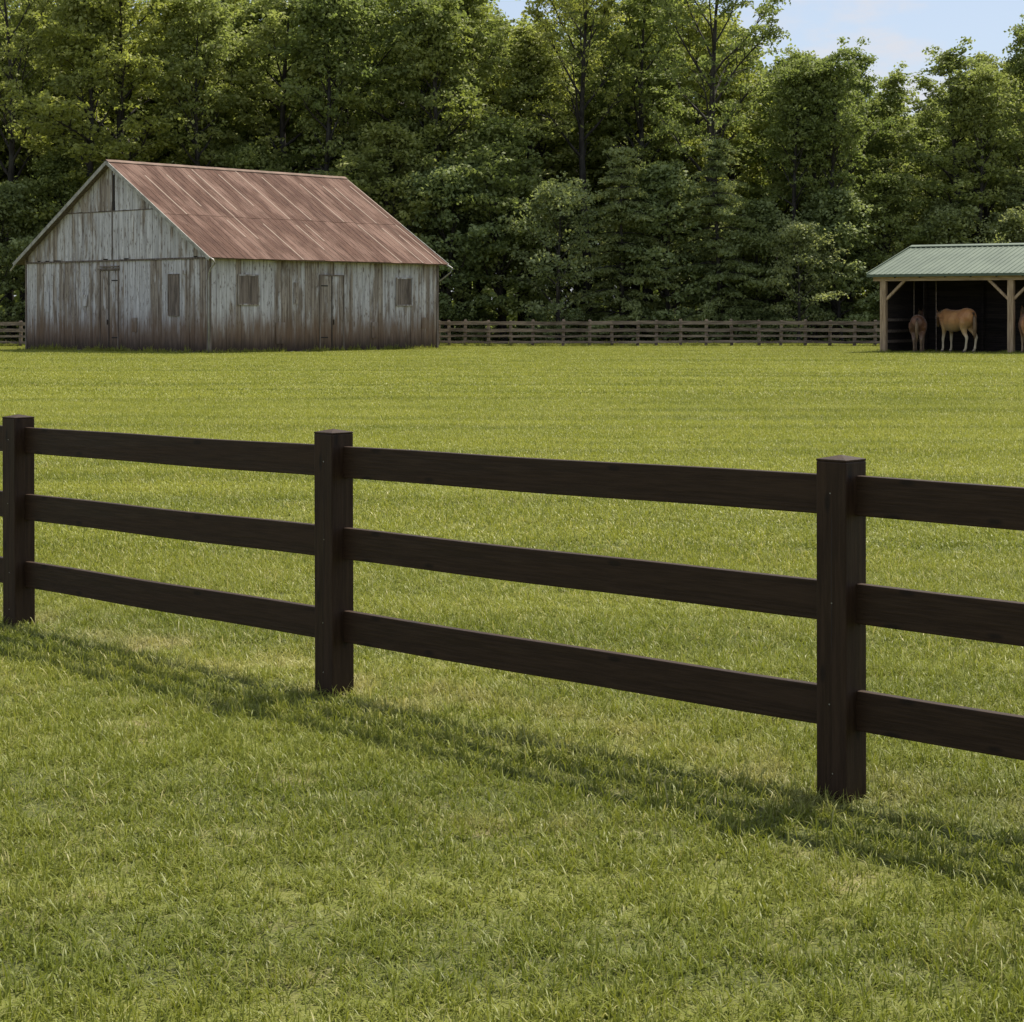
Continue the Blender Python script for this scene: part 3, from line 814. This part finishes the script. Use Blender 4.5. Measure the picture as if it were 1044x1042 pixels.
# ------------------------------------------------------------------ horses
def horse_mesh(name, neck):
    """one continuous body grown from overlapping tapered rings, fused by a voxel remesh"""
    V = []; F = []
    def loft(rings, n=14):
        b = len(V)
        for (p, d, ra, rb_, up) in rings:
            d = Vector(d).normalized(); s_ = d.cross(Vector(up)).normalized(); u = s_.cross(d).normalized()
            for k in range(n):
                th = 2*math.pi*k/n; V.append(tuple(Vector(p) + s_*ra*math.cos(th) + u*rb_*math.sin(th)))
        for i in range(len(rings) - 1):
            for k in range(n): F.append((b+i*n+k, b+i*n+(k+1) % n, b+(i+1)*n+(k+1) % n, b+(i+1)*n+k))
        F.append(tuple(b+k for k in range(n))[::-1]); F.append(tuple(b+(len(rings)-1)*n+k for k in range(n)))
    def limb(pts, up=(0, 1, 0), n=10):
        rings = []
        for i, (p, ra, rb_) in enumerate(pts):
            a = Vector(pts[max(i-1, 0)][0]); c_ = Vector(pts[min(i+1, len(pts)-1)][0])
            rings.append((p, c_ - a, ra, rb_, up))
        loft(rings, n)
    X1 = (1, 0, 0); U = (0, 0, 1)
    loft([((-.86,0,1.22),X1,.07,.10,U), ((-.83,0,1.24),X1,.19,.22,U), ((-.70,0,1.23),X1,.30,.32,U), ((-.50,0,1.22),X1,.32,.36,U), ((-.25,0,1.17),X1,.31,.35,U),
          ((.05,0,1.11),X1,.345,.395,U), ((.32,0,1.13),X1,.325,.39,U), ((.52,0,1.19),X1,.25,.37,U), ((.68,0,1.20),X1,.20,.31,U), ((.78,0,1.18),X1,.12,.20,U)], 18)
    limb(neck[0], (0, 1, 0), 12); limb(neck[1], (0, 1, 0), 10)
    for (p, s_) in neck[2]: limb([((p[0], p[1], p[2]), .028, .02), ((p[0]-.01, p[1]+s_*.02, p[2]+.09), .026, .016), ((p[0], p[1]+s_*.02, p[2]+.16), .006, .006)])
    for s_, dx in ((1, .04), (-1, -.10)):
        limb([((-.58,s_*.13,1.22),.15,.24), ((-.60,s_*.155,1.02),.125,.23), ((-.55,s_*.165,.84),.095,.16), ((-.64+dx,s_*.16,.68),.068,.095), ((-.74+dx,s_*.155,.54),.052,.070),
              ((-.73+dx,s_*.15,.46),.044,.056), ((-.70+dx,s_*.15,.30),.036,.042), ((-.68+dx,s_*.15,.16),.044,.050), ((-.64+dx,s_*.15,.09),.042,.048), ((-.61+dx,s_*.15,.055),.060,.068), ((-.60+dx,s_*.15,0),.066,.076)])
    for s_, dx in ((1, .05), (-1, -.04)):
        limb([((.50,s_*.13,1.15),.11,.19), ((.46,s_*.155,.95),.10,.15), ((.45,s_*.16,.82),.080,.105), ((.46+dx*.5,s_*.155,.64),.058,.066), ((.48+dx,s_*.15,.48),.054,.056),
              ((.48+dx,s_*.15,.34),.036,.040), ((.48+dx,s_*.15,.16),.042,.046), ((.51+dx,s_*.15,.09),.042,.045), ((.53+dx,s_*.15,.055),.058,.066), ((.54+dx,s_*.15,0),.064,.074)])
    me = bpy.data.meshes.new(name); me.from_pydata(V, [], F); me.update()
    tmp = bpy.data.objects.new('tmp', me); COL.objects.link(tmp)
    r = tmp.modifiers.new('r', 'REMESH'); r.mode = 'VOXEL'; r.voxel_size = .022; r.use_smooth_shade = True
    s_ = tmp.modifiers.new('s', 'SMOOTH'); s_.factor = .5; s_.iterations = 5
    dg = bpy.context.evaluated_depsgraph_get(); out = bpy.data.meshes.new_from_object(tmp.evaluated_get(dg))
    bpy.data.objects.remove(tmp); bpy.data.meshes.remove(me); out.name = name
    return out
NECK_MID = ([((.55,0,1.30),.17,.26), ((.78,0,1.40),.125,.20), ((.97,0,1.52),.10,.155), ((1.12,0,1.62),.085,.12), ((1.20,0,1.66),.08,.10)],
            [((1.17,0,1.66),.085,.11), ((1.30,0,1.56),.095,.115), ((1.44,0,1.40),.07,.08), ((1.53,0,1.28),.055,.06), ((1.57,0,1.21),.046,.048)],
            [((1.15,.06,1.72), 1), ((1.15,-.06,1.72), -1)])
def mat_coat(name, c1, c2, pale, belly):
    m, t, b = new_mat(name)
    p = obj_co(t); z = t.new('ShaderNodeSeparateXYZ'); t.link(p, z.inputs[0])
    n = t.noise(p, 3, 3, .5); fine = t.noise(p, 40, 3, .6)
    c = t.mix(t.mapr(n, .35, .65), c1, c2)
    zz = t.math('ADD', z.outputs[2], t.math('MULTIPLY', t.math('SUBTRACT', n, .5), .35))
    c = t.mix(t.mapr(zz, 1.18, .80, 0, .8), c, belly)
    c = t.mix(t.mapr(zz, .74, .50, 0, .85), c, pale)
    c = t.mix(t.mapr(z.outputs[2], .085, .07), c, (.12, .09, .07))
    t.link(c, b.inputs['Base Color']); b.inputs['Roughness'].default_value = .5
    b.inputs['Sheen Weight'].default_value = .15
    bump(t, b, fine, .2, .004)
    return m
coat1 = mat_coat('chestnut_coat', (.085, .032, .012), (.155, .062, .024), (.20, .13, .08), (.11, .056, .026))
coat2 = mat_coat('sandy_coat', (.37, .155, .048), (.50, .245, .085), (.62, .52, .36), (.44, .30, .13))
coat3 = mat_coat('bright_chestnut_coat', (.30, .115, .035), (.44, .195, .070), (.52, .38, .24), (.40, .22, .10))
hairm = mat_simple('horse_hair', (.085, .050, .022), (.22, .135, .065), (30, 30, 3), .6, .3)
NECK_FWD = ([((.55,0,1.28),.17,.26), ((.76,-.03,1.30),.135,.21), ((.95,-.09,1.32),.11,.165), ((1.11,-.18,1.33),.09,.13), ((1.19,-.23,1.32),.08,.11)],
            [((1.16,-.21,1.34),.09,.115), ((1.28,-.30,1.25),.10,.12), ((1.40,-.39,1.11),.075,.085), ((1.48,-.45,.98),.058,.062), ((1.51,-.47,.91),.050,.050)],
            [((1.18,-.16,1.40), 1), ((1.11,-.26,1.40), -1)])
body_fwd, body_mid = horse_mesh('horse_forward', NECK_FWD), horse_mesh('horse_mid', NECK_MID)
def horse(label, lx, ly, heading, me, coat, scale=1.0):
    wx = SP[0] + lx*math.cos(SA) - ly*math.sin(SA); wy = SP[1] + lx*math.sin(SA) + ly*math.cos(SA)
    mm = me.copy(); mm.materials.clear(); mm.materials.append(coat)
    o = link('horse', mm, None, (wx, wy, float(gz(wx, wy)) + .012)); o.rotation_euler.z = heading; o.scale = (scale,)*3
    tag(o, label, 'horse', 'horses in the open shelter')
    mb = MB(); mb.tube([(-.80,0,1.40), (-.88,.0,1.38), (-.94,.01,1.24), (-.955,.015,1.0), (-.95,.01,.78), (-.935,0,.58), (-.93,0,.48)], [.035,.045,.06,.072,.070,.045,.012], 9)
    mb.build('tail', hairm, o, smooth=True)
    nk = NECK_FWD if me is body_fwd else NECK_MID
    mb = MB(); q = random.Random(4); pts = nk[0]
    for i in range(len(pts) - 1):
        for k in range(6):
            f = k / 6; p = Vector(pts[i][0]).lerp(Vector(pts[i+1][0]), f); h = pts[i][2] + (pts[i+1][2] - pts[i][2]) * f
            d = (Vector(pts[i+1][0]) - Vector(pts[i][0])).normalized(); u = Vector((-d.z, 0, d.x))
            top = p + u * h * .98; mb.tube([top, top + Vector((0, .09, -.04)), top + Vector((q.uniform(-.02, .02), .14, -.17 - q.uniform(0, .06)))], [.02, .02, .004], 5)
    mb.build('mane', hairm, o, smooth=True)
    return o
horse('chestnut horse seen from behind at the dark left end of the shelter', 1.25, .75, R(74), body_mid, coat1, 1.0)
horse('sandy brown horse standing side on in the middle of the shelter', 2.86, .80, R(119), body_fwd, coat2, 1.17)
horse('chestnut horse partly cut off by the right edge, rump beside the second post', 6.02, .35, R(84), body_mid, coat3, 1.06)

# ------------------------------------------------------------------ trees
def leaf_quads(C, N_, L, Wd, r):
    """C centres, N_ normals (n,3), leaf length/width arrays"""
    n = len(C)
    a = r.normal(size=(n, 3)); d = a - N_ * np.sum(a * N_, 1)[:, None]; d /= np.linalg.norm(d, axis=1)[:, None] + 1e-9
    s_ = np.cross(N_, d)
    L = L[:, None]; Wd = Wd[:, None]
    V = np.stack([C - d*L*.5, C - d*L*.05 + s_*Wd*.5 + N_*L*.08, C + d*L*.5 - N_*L*.10, C - d*L*.05 - s_*Wd*.5 + N_*L*.08], 1)
    return V
def unit(v): return v / (np.linalg.norm(v, axis=-1, keepdims=True) + 1e-9)
def tree_meshes(name, seed, H, base, rad, kind, leafmat, nprim=20, density=1., leaf=.23):
    r = np.random.default_rng(seed)
    segs = []; cl = []      # cl: (centre, rx, rz, n, dir)
    lean = r.normal(0, .012, 2)
    def trunk_pt(h): return np.array([lean[0]*h + .18*math.sin(h*.35 + seed), lean[1]*h + .18*math.cos(h*.28 + seed*2), h])
    r0 = .012*H + .04
    def trad(h): return max(.018, r0 * (1 - h / (H*.97)) ** .85)
    hs = np.linspace(0, H*.95, 16)
    tp = [trunk_pt(h) for h in hs]
    trs = [trad(h)*(1.35 if i == 0 else 1) for i, h in enumerate(hs)]; tp[0][2] = -.15
    segs.append((tp, trs, 8))
    ph = r.random()*6
    if kind == 'broad' or kind == 'open':
        for i in range(nprim):
            f = (i + r.uniform(-.3, .3)) / nprim; f = min(max(f, 0), .98)
            h = base + (H*.93 - base) * f
            prof = math.sin(math.pi * (0.16 + .80 * f ** .85)) ** .8 if kind == 'broad' else (.55 + .45*math.sin(math.pi*f))
            Lb = rad * prof * r.uniform(.78, 1.18)
            ph += 2.4 + r.uniform(-.4, .4)
            el = R(r.uniform(22, 34) + 38 * f) if kind == 'broad' else R(38 + 26 * f)
            d = np.array([math.cos(ph)*math.cos(el), math.sin(ph)*math.cos(el), math.sin(el)])
            p = trunk_pt(h); pts = [p]; rr0 = max(.02, trad(h)*.55); n = 6
            for k in range(n):
                d = unit(d + np.array([0, 0, .07 if kind == 'open' else (.03 if k < 3 else -.06)]) + r.normal(0, .09, 3))
                p = p + d * Lb / n; pts.append(p)
            segs.append((pts, [rr0*(1 - .8*k/n) for k in range(n+1)], 5))
            ns = max(3, int(Lb * 2.1)) 
            for j in range(ns):
                g = .28 + .72 * (j + r.random()) / ns
                q = g * n; k = min(int(q), n-1); p0 = pts[k] + (pts[k+1] - pts[k]) * (q - k)
                dd = unit(pts[k+1] - pts[k]); sd_ = unit(np.cross(dd, [0, 0, 1])) * (1 if j % 2 else -1)
                d2 = unit(dd*.6 + sd_*r.uniform(.4, 1.) + np.array([0, 0, r.uniform(-.15, .45)]))
                L2 = Lb * r.uniform(.22, .42) * (1.15 - .5*g) + .3
                p1 = p0 + d2*L2*.5; p2 = p1 + unit(d2 + np.array([0, 0, -.15]))*L2*.5
                segs.append(([p0, p1, p2], [rr0*.32, rr0*.2, .008], 4))
                nl = 1 if kind == 'open' else 1
                for c, sz_ in ((p2, 1.), (p1, .8)):
                    if kind == 'open' and (h < base + (H-base)*.25 or (f < .5 and g < .6)) and c is p1: continue
                    cl.append((c, r.uniform(.40, .78)*sz_, r.uniform(.16, .30), int(r.integers(32, 54)*density), d2))
            cl.append((pts[-1], .6, .28, int(50*density), d))
        for _ in range(10):
            c = trunk_pt(H*r.uniform(.90, 1.0)) + r.normal(0, .45, 3)*np.array([1, 1, .6]); cl.append((c, .5, .35, int(50*density), np.array([0, 0, 1.])))
    elif kind == 'fir':
        h = base
        while h < H*.97:
            f = (h - base) / (H - base)
            for _ in range(int(r.integers(4, 7))):
                ph += 2.4 + r.uniform(-.5, .5)
                Lb = (rad * (1 - f) ** .75 + .25) * r.uniform(.45, 1.3)
                d = np.array([math.cos(ph), math.sin(ph), .25]); d = unit(d); p = trunk_pt(h + r.uniform(-.2, .2)); pts = [p]; n = 5
                for k in range(n):
                    d = unit(d + np.array([0, 0, -.14]) + r.normal(0, .04, 3)); p = p + d*Lb/n; pts.append(p)
                segs.append((pts, [.035*(1 - .8*k/n) for k in range(n+1)], 4))
                ns = max(2, int(Lb*2.6))
                for j in range(ns):
                    g = .25 + .75*(j + r.random())/ns; q = g*n; k = min(int(q), n-1)
                    c = pts[k] + (pts[k+1]-pts[k])*(q-k); sd_ = unit(np.cross(d, [0, 0, 1]))*r.uniform(-1, 1)*Lb*.24*(1.15-g)
                    cl.append((c + sd_ + np.array([0, 0, -.08 - .1*abs(r.normal())]), r.uniform(.40, .70), .10, int(r.integers(36, 56)*density), d))
            h += r.uniform(.40, .85)
    elif kind == 'bush':
        for i in range(nprim):
            ph += 2.4; f = r.random(); el = R(25 + 55*f); L_ = H*r.uniform(.6, 1.)*(.7 + .3*f)
            d = np.array([math.cos(ph)*math.cos(el)*rad/H*1.6, math.sin(ph)*math.cos(el)*rad/H*1.6, math.sin(el)]); p = np.array([0, 0, 0.]); pts = [p]; n = 5
            for k in range(n):
                d = d + r.normal(0, .08, 3); p = p + d*L_/n; pts.append(p)
            segs.append((pts, [.04*(1-.8*k/n) for k in range(n+1)], 4))
            for k in range(1, n+1):
                for _ in range(3): cl.append((pts[k] + r.normal(0, .32, 3), r.uniform(.3, .5), .2, int(r.integers(30, 50)*density), unit(d)))
    # wood
    V = []; F = []; o = 0
    for pts, rad_, ns in segs:
        P = np.array(pts); T = np.gradient(P, axis=0) if len(P) > 2 else np.stack([P[1]-P[0]]*2); T = unit(T)
        ref = np.where(np.abs(T[:, 2:3]) > .9, np.array([[1., 0, 0]]), np.array([[0, 0, 1.]]))
        A = unit(np.cross(T, ref)); B = np.cross(T, A); th = np.arange(ns) * 2*np.pi/ns
        ring = P[:, None] + (A[:, None]*np.cos(th)[None, :, None] + B[:, None]*np.sin(th)[None, :, None]) * np.array(rad_)[:, None, None]
        V.append(ring.reshape(-1, 3)); m_ = len(P)
        i, k = np.meshgrid(np.arange(m_-1), np.arange(ns), indexing='ij')
        F.append(np.stack([o+i*ns+k, o+i*ns+(k+1) % ns, o+(i+1)*ns+(k+1) % ns, o+(i+1)*ns+k], -1).reshape(-1, 4)); o += m_*ns
    wood = mesh_np(name + '_trunk', np.concatenate(V), np.concatenate(F), M['bark'], smooth=True)
    # leaves
    CC = []; NN = []; TT = []; LL = []
    for (c, rx, rz, n, d) in cl:
        q = r.normal(size=(n, 3)); q = unit(q) * (r.random((n, 1)) ** .45)
        hd = np.array([d[0], d[1], 0.]); hd = hd / (np.linalg.norm(hd) + 1e-6)
        loc = q * np.array([rx, rx, rz]); loc = loc + hd * (np.sum(loc*hd, 1)[:, None]) * .5
        loc[:, 2] -= .28 * np.sum(loc[:, :2]**2, 1) / max(rx, .1)       # the spray droops at its rim
        CC.append(c + loc)
        up = np.array([0, 0, 1.]) * (1.0 if kind != 'fir' else .7) + np.array([q[:, 0]*.5, q[:, 1]*.5, q[:, 2]*.3]).T + r.normal(0, .95, (n, 3))
        NN.append(unit(up)); TT.append(np.clip(r.random() * .6 + r.random(n) * .4, 0, 1)); LL.append(np.full(n, 1.))
    C = np.concatenate(CC); N_ = np.concatenate(NN); n = len(C)
    ls = leaf * r.uniform(.65, 1.3, n); lw = ls * (.62 if kind != 'fir' else .38)
    Vl = leaf_quads(C, N_, ls, lw, r).reshape(-1, 3); Fl = np.arange(n*4).reshape(-1, 4)
    crown = mesh_np(name + '_crown', Vl, Fl, leafmat, np.concatenate(TT))
    return wood, crown, n
VAR = {}
def variant(k, *a, **kw):
    VAR[k] = tree_meshes(k, *a, **kw) + (a[1],)
variant('maple', 1, 22., 3.4, 4.7, 'broad', M['leaf'], nprim=30, density=1.0)
variant('maple2', 2, 21., 5.0, 4.2, 'broad', M['leaf'], nprim=28, density=.9)
variant('beech', 3, 22., 3.0, 5.2, 'broad', M['leafy'], nprim=32, density=1.0)
variant('ash', 4, 20., 3.5, 3.8, 'broad', M['leaf'], nprim=30, density=1.0)
variant('slim', 5, 19., 4.5, 2.9, 'broad', M['leaf'], nprim=32, density=.8)
variant('tall', 6, 24., 9.0, 6.2, 'open', M['leaf'], nprim=20, density=.95)
variant('tall2', 7, 24., 10., 5.6, 'open', M['leafy'], nprim=18, density=.85)
variant('hemlock', 8, 13., 1.0, 3.4, 'fir', M['leafd'], density=1.0, leaf=.26)
variant('hemlock2', 9, 10., .6, 3.0, 'fir', M['leafd'], density=1.0, leaf=.26)
variant('low', 21, 12., .7, 3.7, 'broad', M['leaf'], nprim=34, density=.85)
variant('low2', 22, 9., .5, 3.3, 'broad', M['leafd'], nprim=30, density=.85)
variant('pole', 23, 18., 8.5, 2.7, 'open', M['leaf'], nprim=24, density=.9)
variant('sapling', 10, 7.5, .8, 2.9, 'broad', M['leafp'], nprim=20, density=.8, leaf=.18)
variant('bush', 12, 3.0, 0, 2.2, 'bush', M['leafd'], nprim=16, density=.9, leaf=.16)
tr = random.Random(9)
def tree(name, label, px, y, var, h, group=None, sx=1.0, rot=None, cat='tree'):
    wood, crown, n, H = VAR[var]
    x = X_at(px, y); s_ = h / H
    e = empty(name, (x, y, float(gz(x, y))), tr.uniform(0, 6.28) if rot is None else rot); e.scale = (s_*sx, s_*sx, s_)
    tag(e, label, cat, group)
    link('trunk', wood, e); link('crown', crown, e)
    return e
# front rank, left to right: (px, distance, variant, height, width factor, name, label)
FRONT = [
 (-75, 116, 'maple2', 23, 1.1, 'deciduous_tree', 'tall tree just beyond the left edge of the photo'),
 (14, 113, 'tall', 24, .9, 'deciduous_tree', 'thick dark trunked tree at the left edge, trunk visible left of the barn'),
 (66, 118, 'tall2', 24, .8, 'deciduous_tree', 'bare stemmed tall tree between the left edge tree and the yellow green maple'),
 (128, 113, 'beech', 23.5, 1.15, 'deciduous_tree', 'broad yellow green maple behind the barn gable'),
 (222, 119, 'maple', 24, 1.0, 'deciduous_tree', 'darker tall tree behind the barn ridge, right of the yellow green maple'),
 (290, 115, 'ash', 22.5, 1.1, 'deciduous_tree', 'full green tree above the middle of the rusty roof'),
 (352, 114, 'maple2', 23.5, 1.0, 'deciduous_tree', 'tall leafy tree above the right end of the barn ridge'),
 (418, 115, 'beech', 23, 1.0, 'deciduous_tree', 'olive green tree above the right eave of the barn'),
 (480, 116, 'maple', 22.2, 1.0, 'deciduous_tree', 'tall tree just right of the barn whose top leaves the frame'),
 (540, 118, 'slim', 19.6, 1.2, 'deciduous_tree', 'tree under the small gap of sky at the top centre'),
 (596, 116, 'tall2', 24.5, .95, 'deciduous_tree', 'tall tree left of centre right gap with long dark trunk and spreading limbs'),
 (655, 118, 'ash', 22.8, 1.0, 'deciduous_tree', 'dense tall tree between the two bare trunked trees'),
 (724, 113, 'tall', 24.5, 1.0, 'deciduous_tree', 'tallest open tree with fan of limbs beside the blue sky'),
 (790, 118, 'slim', 17.6, 1.1, 'deciduous_tree', 'narrow tree right of the tallest open tree, its tip against the sky'),
 (822, 115, 'slim', 17.4, 1.0, 'deciduous_tree', 'narrow tree of slender parallel stems left of the shelter'),
 (866, 116, 'maple2', 17.9, 1.0, 'deciduous_tree', 'rounded tree with its top against the sky, left of the gap above the shelter'),
 (902, 118, 'slim', 16.6, 1.1, 'deciduous_tree', 'tree sloping down to the sky gap above the left end of the shelter roof'),
 (974, 114, 'ash', 17.5, 1.3, 'deciduous_tree', 'wide tree with dark double trunk directly above the green roof'),
 (1003, 116, 'maple', 17.4, .9, 'deciduous_tree', 'tree right of the double trunked one above the green roof'),
 (1046, 115, 'maple2', 19.2, .9, 'deciduous_tree', 'taller tree at the right edge of the photo'),
 (1100, 117, 'beech', 19, 1.0, 'deciduous_tree', 'green tree just beyond the right edge of the photo'),
 (1160, 115, 'ash', 19, 1.1, 'deciduous_tree', 'farther tree beyond the right edge of the photo'),
 (-190, 114, 'maple', 22, 1.1, 'deciduous_tree', 'farthest tree out of frame on the left'),
 (1225, 115, 'maple', 19, 1.1, 'deciduous_tree', 'farthest tree out of frame on the right'),
 (-130, 114, 'ash', 22, 1.0, 'deciduous_tree', 'farther tree beyond the left edge of the photo')]
for px, y, v, h, sx, nm, lb in FRONT: tree(nm, lb, px, y, v, h, sx=sx)
LOW = [
 (-4, 110, 'low2', 9.0, 'bushy low tree at the left edge beside the barn'),
 (60, 112, 'low', 11, 'bushy dark green tree behind the left slope of the barn roof'),
 (250, 112, 'low', 11.2, 'bushy tree just above the left half of the barn ridge'),
 (322, 111, 'hemlock2', 10.4, 'small drooping evergreen peeping over the right end of the barn ridge'),
 (400, 110, 'low', 12.2, 'bushy tree above the right slope of the barn roof'),
 (459, 110, 'low2', 10, 'leafy low tree at the right corner of the barn'),
 (512, 111, 'low', 12.5, 'bushy tall shrub tree one place right of the barn corner'),
 (632, 110, 'hemlock', 11.5, 'tall drooping evergreen right of the long dark bare trunk'),
 (680, 110.5, 'low2', 10.0, 'bushy low tree left of the tallest open tree'),
 (732, 110, 'hemlock', 12, 'dark drooping evergreen below the tallest open tree'),
 (776, 111, 'low2', 8.0, 'small bushy tree left of the pale young tree by the shelter'),
 (856, 111, 'low2', 8.6, 'bushy low tree directly left of the shelter roof'),
 (906, 112, 'low', 9.5, 'bushy tree behind the left end of the green roof'),
 (962, 112, 'low2', 8.0, 'low leafy tree behind the middle of the green roof'),
 (1030, 112, 'hemlock', 10, 'drooping evergreen behind the green roof at the right edge')]
for px, y, v, h, lb in LOW: tree('evergreen_tree' if 'hemlock' in v else 'low_tree', lb, px, y, v, h, sx=1.05)
POLES = [
 (88, 111, 21, 'slender dark stem rising left of the yellow green maple'),
 (205, 112, 20, 'slender tree between the maple and the barn ridge'),
 (330, 112, 20.5, 'slender stemmed tree over the barn ridge end'),
 (442, 112, 20, 'slender stemmed tree above the right corner of the barn'),
 (812, 112, 15.8, 'leftmost of the three slender dark stems left of the shelter'),
 (829, 112.5, 16.4, 'middle one of the three slender dark stems left of the shelter'),
 (851, 112, 16.2, 'rightmost of the three slender dark stems left of the shelter'),
 (997, 112, 15.6, 'slender tree beside the wide double trunked tree above the green roof')]
for px, y, h, lb in POLES: tree('slender_tree', lb, px, y, 'pole', h)
tree('low_tree', 'dim bushy tree set back in the wood behind the pale young tree', 588, 119, 'low2', 8.0, sx=1.2)
tree('low_tree', 'dim bushy tree set back in the wood between the two drooping evergreens', 690, 119, 'low', 8.5, sx=1.2)
SAP = [
 (572, 108.5, 8.8, 'pale green young tree above the middle of the far fence'),
 (812, 108, 6.6, 'pale yellowish young tree left of the shelter'),
 (190, 111, 9.5, 'pale young tree behind the left part of the rusty roof'),
 (1040, 110, 7.4, 'pale young tree above the right end of the green roof')]
for px, y, h, lb in SAP: tree('young_tree', lb, px, y, 'sapling', h)
# rear ranks
def sky_limit(px):      # highest image row a rear tree may reach
    K = [(-400, -60), (505, -60), (522, 5), (552, 5), (570, -50), (760, -30), (790, 60), (830, 45), (900, 62), (932, 92), (960, 62), (1015, 52), (1030, 20), (1300, 0)]
    for (a, ya), (b, yb) in zip(K[:-1], K[1:]):
        if a <= px <= b: return ya + (yb - ya) * (px - a) / (b - a)
    return 0
for row, (y, step, off) in enumerate(((123, 50, 10), (132, 50, 30), (143, 56, 0))):
    px = -260 + off
    while px < 1320:
        yy = y + tr.uniform(-2.5, 2.5); ly = max(sky_limit(px - 14), sky_limit(px), sky_limit(px + 14)) + tr.uniform(4, 26)
        h = (HOR - ly) * yy / FPX + 1.4; h = min(h, tr.uniform(21, 25))
        v = tr.choice(['maple', 'maple2', 'ash', 'slim', 'beech', 'hemlock' if h < 19 else 'maple2'])
        tree('woodland_tree', 'leafy tree deep in the wood, mostly hidden by the front rank of trees', px, yy, v, h, group='trees deep in the wood', sx=1.1)
        px += step + tr.uniform(-12, 12)
# shrubs at the edge of the wood
for i in range(34):
    px = -60 + i*34 + tr.uniform(-9, 9); y = tr.uniform(109, 113.5)
    tree('shrub', 'low leafy shrub at the foot of the trees behind the far fence', px, y, 'bush', tr.uniform(1.2, 2.7), group='shrubs along the edge of the wood', cat='shrub')
# undergrowth
r = np.random.default_rng(77)
nc = 2600; cx = r.uniform(-75, 75, nc); cy = 111 + 45 * r.random(nc) ** 1.3; ch = r.uniform(.15, 1.0, nc) * np.where(r.random(nc) < .25, 2.0, 1.)
n = nc * 34; idx = np.repeat(np.arange(nc), 34)
C = np.stack([cx[idx] + r.normal(0, .5, n), cy[idx] + r.normal(0, .5, n), gz(cx[idx], cy[idx]) + ch[idx] * r.random(n) + .05], 1)
N_ = unit(r.normal(0, .6, (n, 3)) + np.array([0, 0, 1.])); ls = .22 * r.uniform(.6, 1.3, n)
ug = link('undergrowth', mesh_np('undergrowth', leaf_quads(C, N_, ls, ls*.6, r).reshape(-1, 3), np.arange(n*4).reshape(-1, 4), M['leaf'], np.repeat(r.random(nc), 34)))
tag(ug, 'low leafy undergrowth on the floor of the wood', 'undergrowth', kind='stuff')

# the far side of the wood, where single trees can no longer be told apart
n = 80000
wx = r.uniform(-110, 110, n); wy = r.uniform(156, 178, n)
ppx = wx * FPX / wy + W0 / 2
lim = np.interp(ppx, [-1000, 505, 522, 552, 570, 760, 790, 830, 900, 932, 960, 1015, 1030, 2000], [-40, -40, 30, 30, -20, 0, 95, 85, 100, 120, 95, 90, 60, 20]) + 14
topz = (HOR - lim) * wy / FPX + EYE + 1.2*np.sin(wx*.9) + .8*np.sin(wx*2.3 + wy)
wz = .2 + (np.minimum(topz, 24) - .2) * r.random(n) ** .9
wz[:24000] = r.uniform(.1, 8, 24000)
C = np.stack([wx, wy, wz], 1); N_ = unit(r.normal(0, .7, (n, 3)) + np.array([0, -1.0, .3])); ls = .85 * r.uniform(.6, 1.3, n)
fw = link('distant_woodland', mesh_np('distant_woodland', leaf_quads(C, N_, ls, ls*.6, r).reshape(-1, 3), np.arange(n*4).reshape(-1, 4), M['leaf'], r.random(n)))
tag(fw, 'far side of the wood seen as one dark green mass between the trunks', 'woodland', kind='stuff')
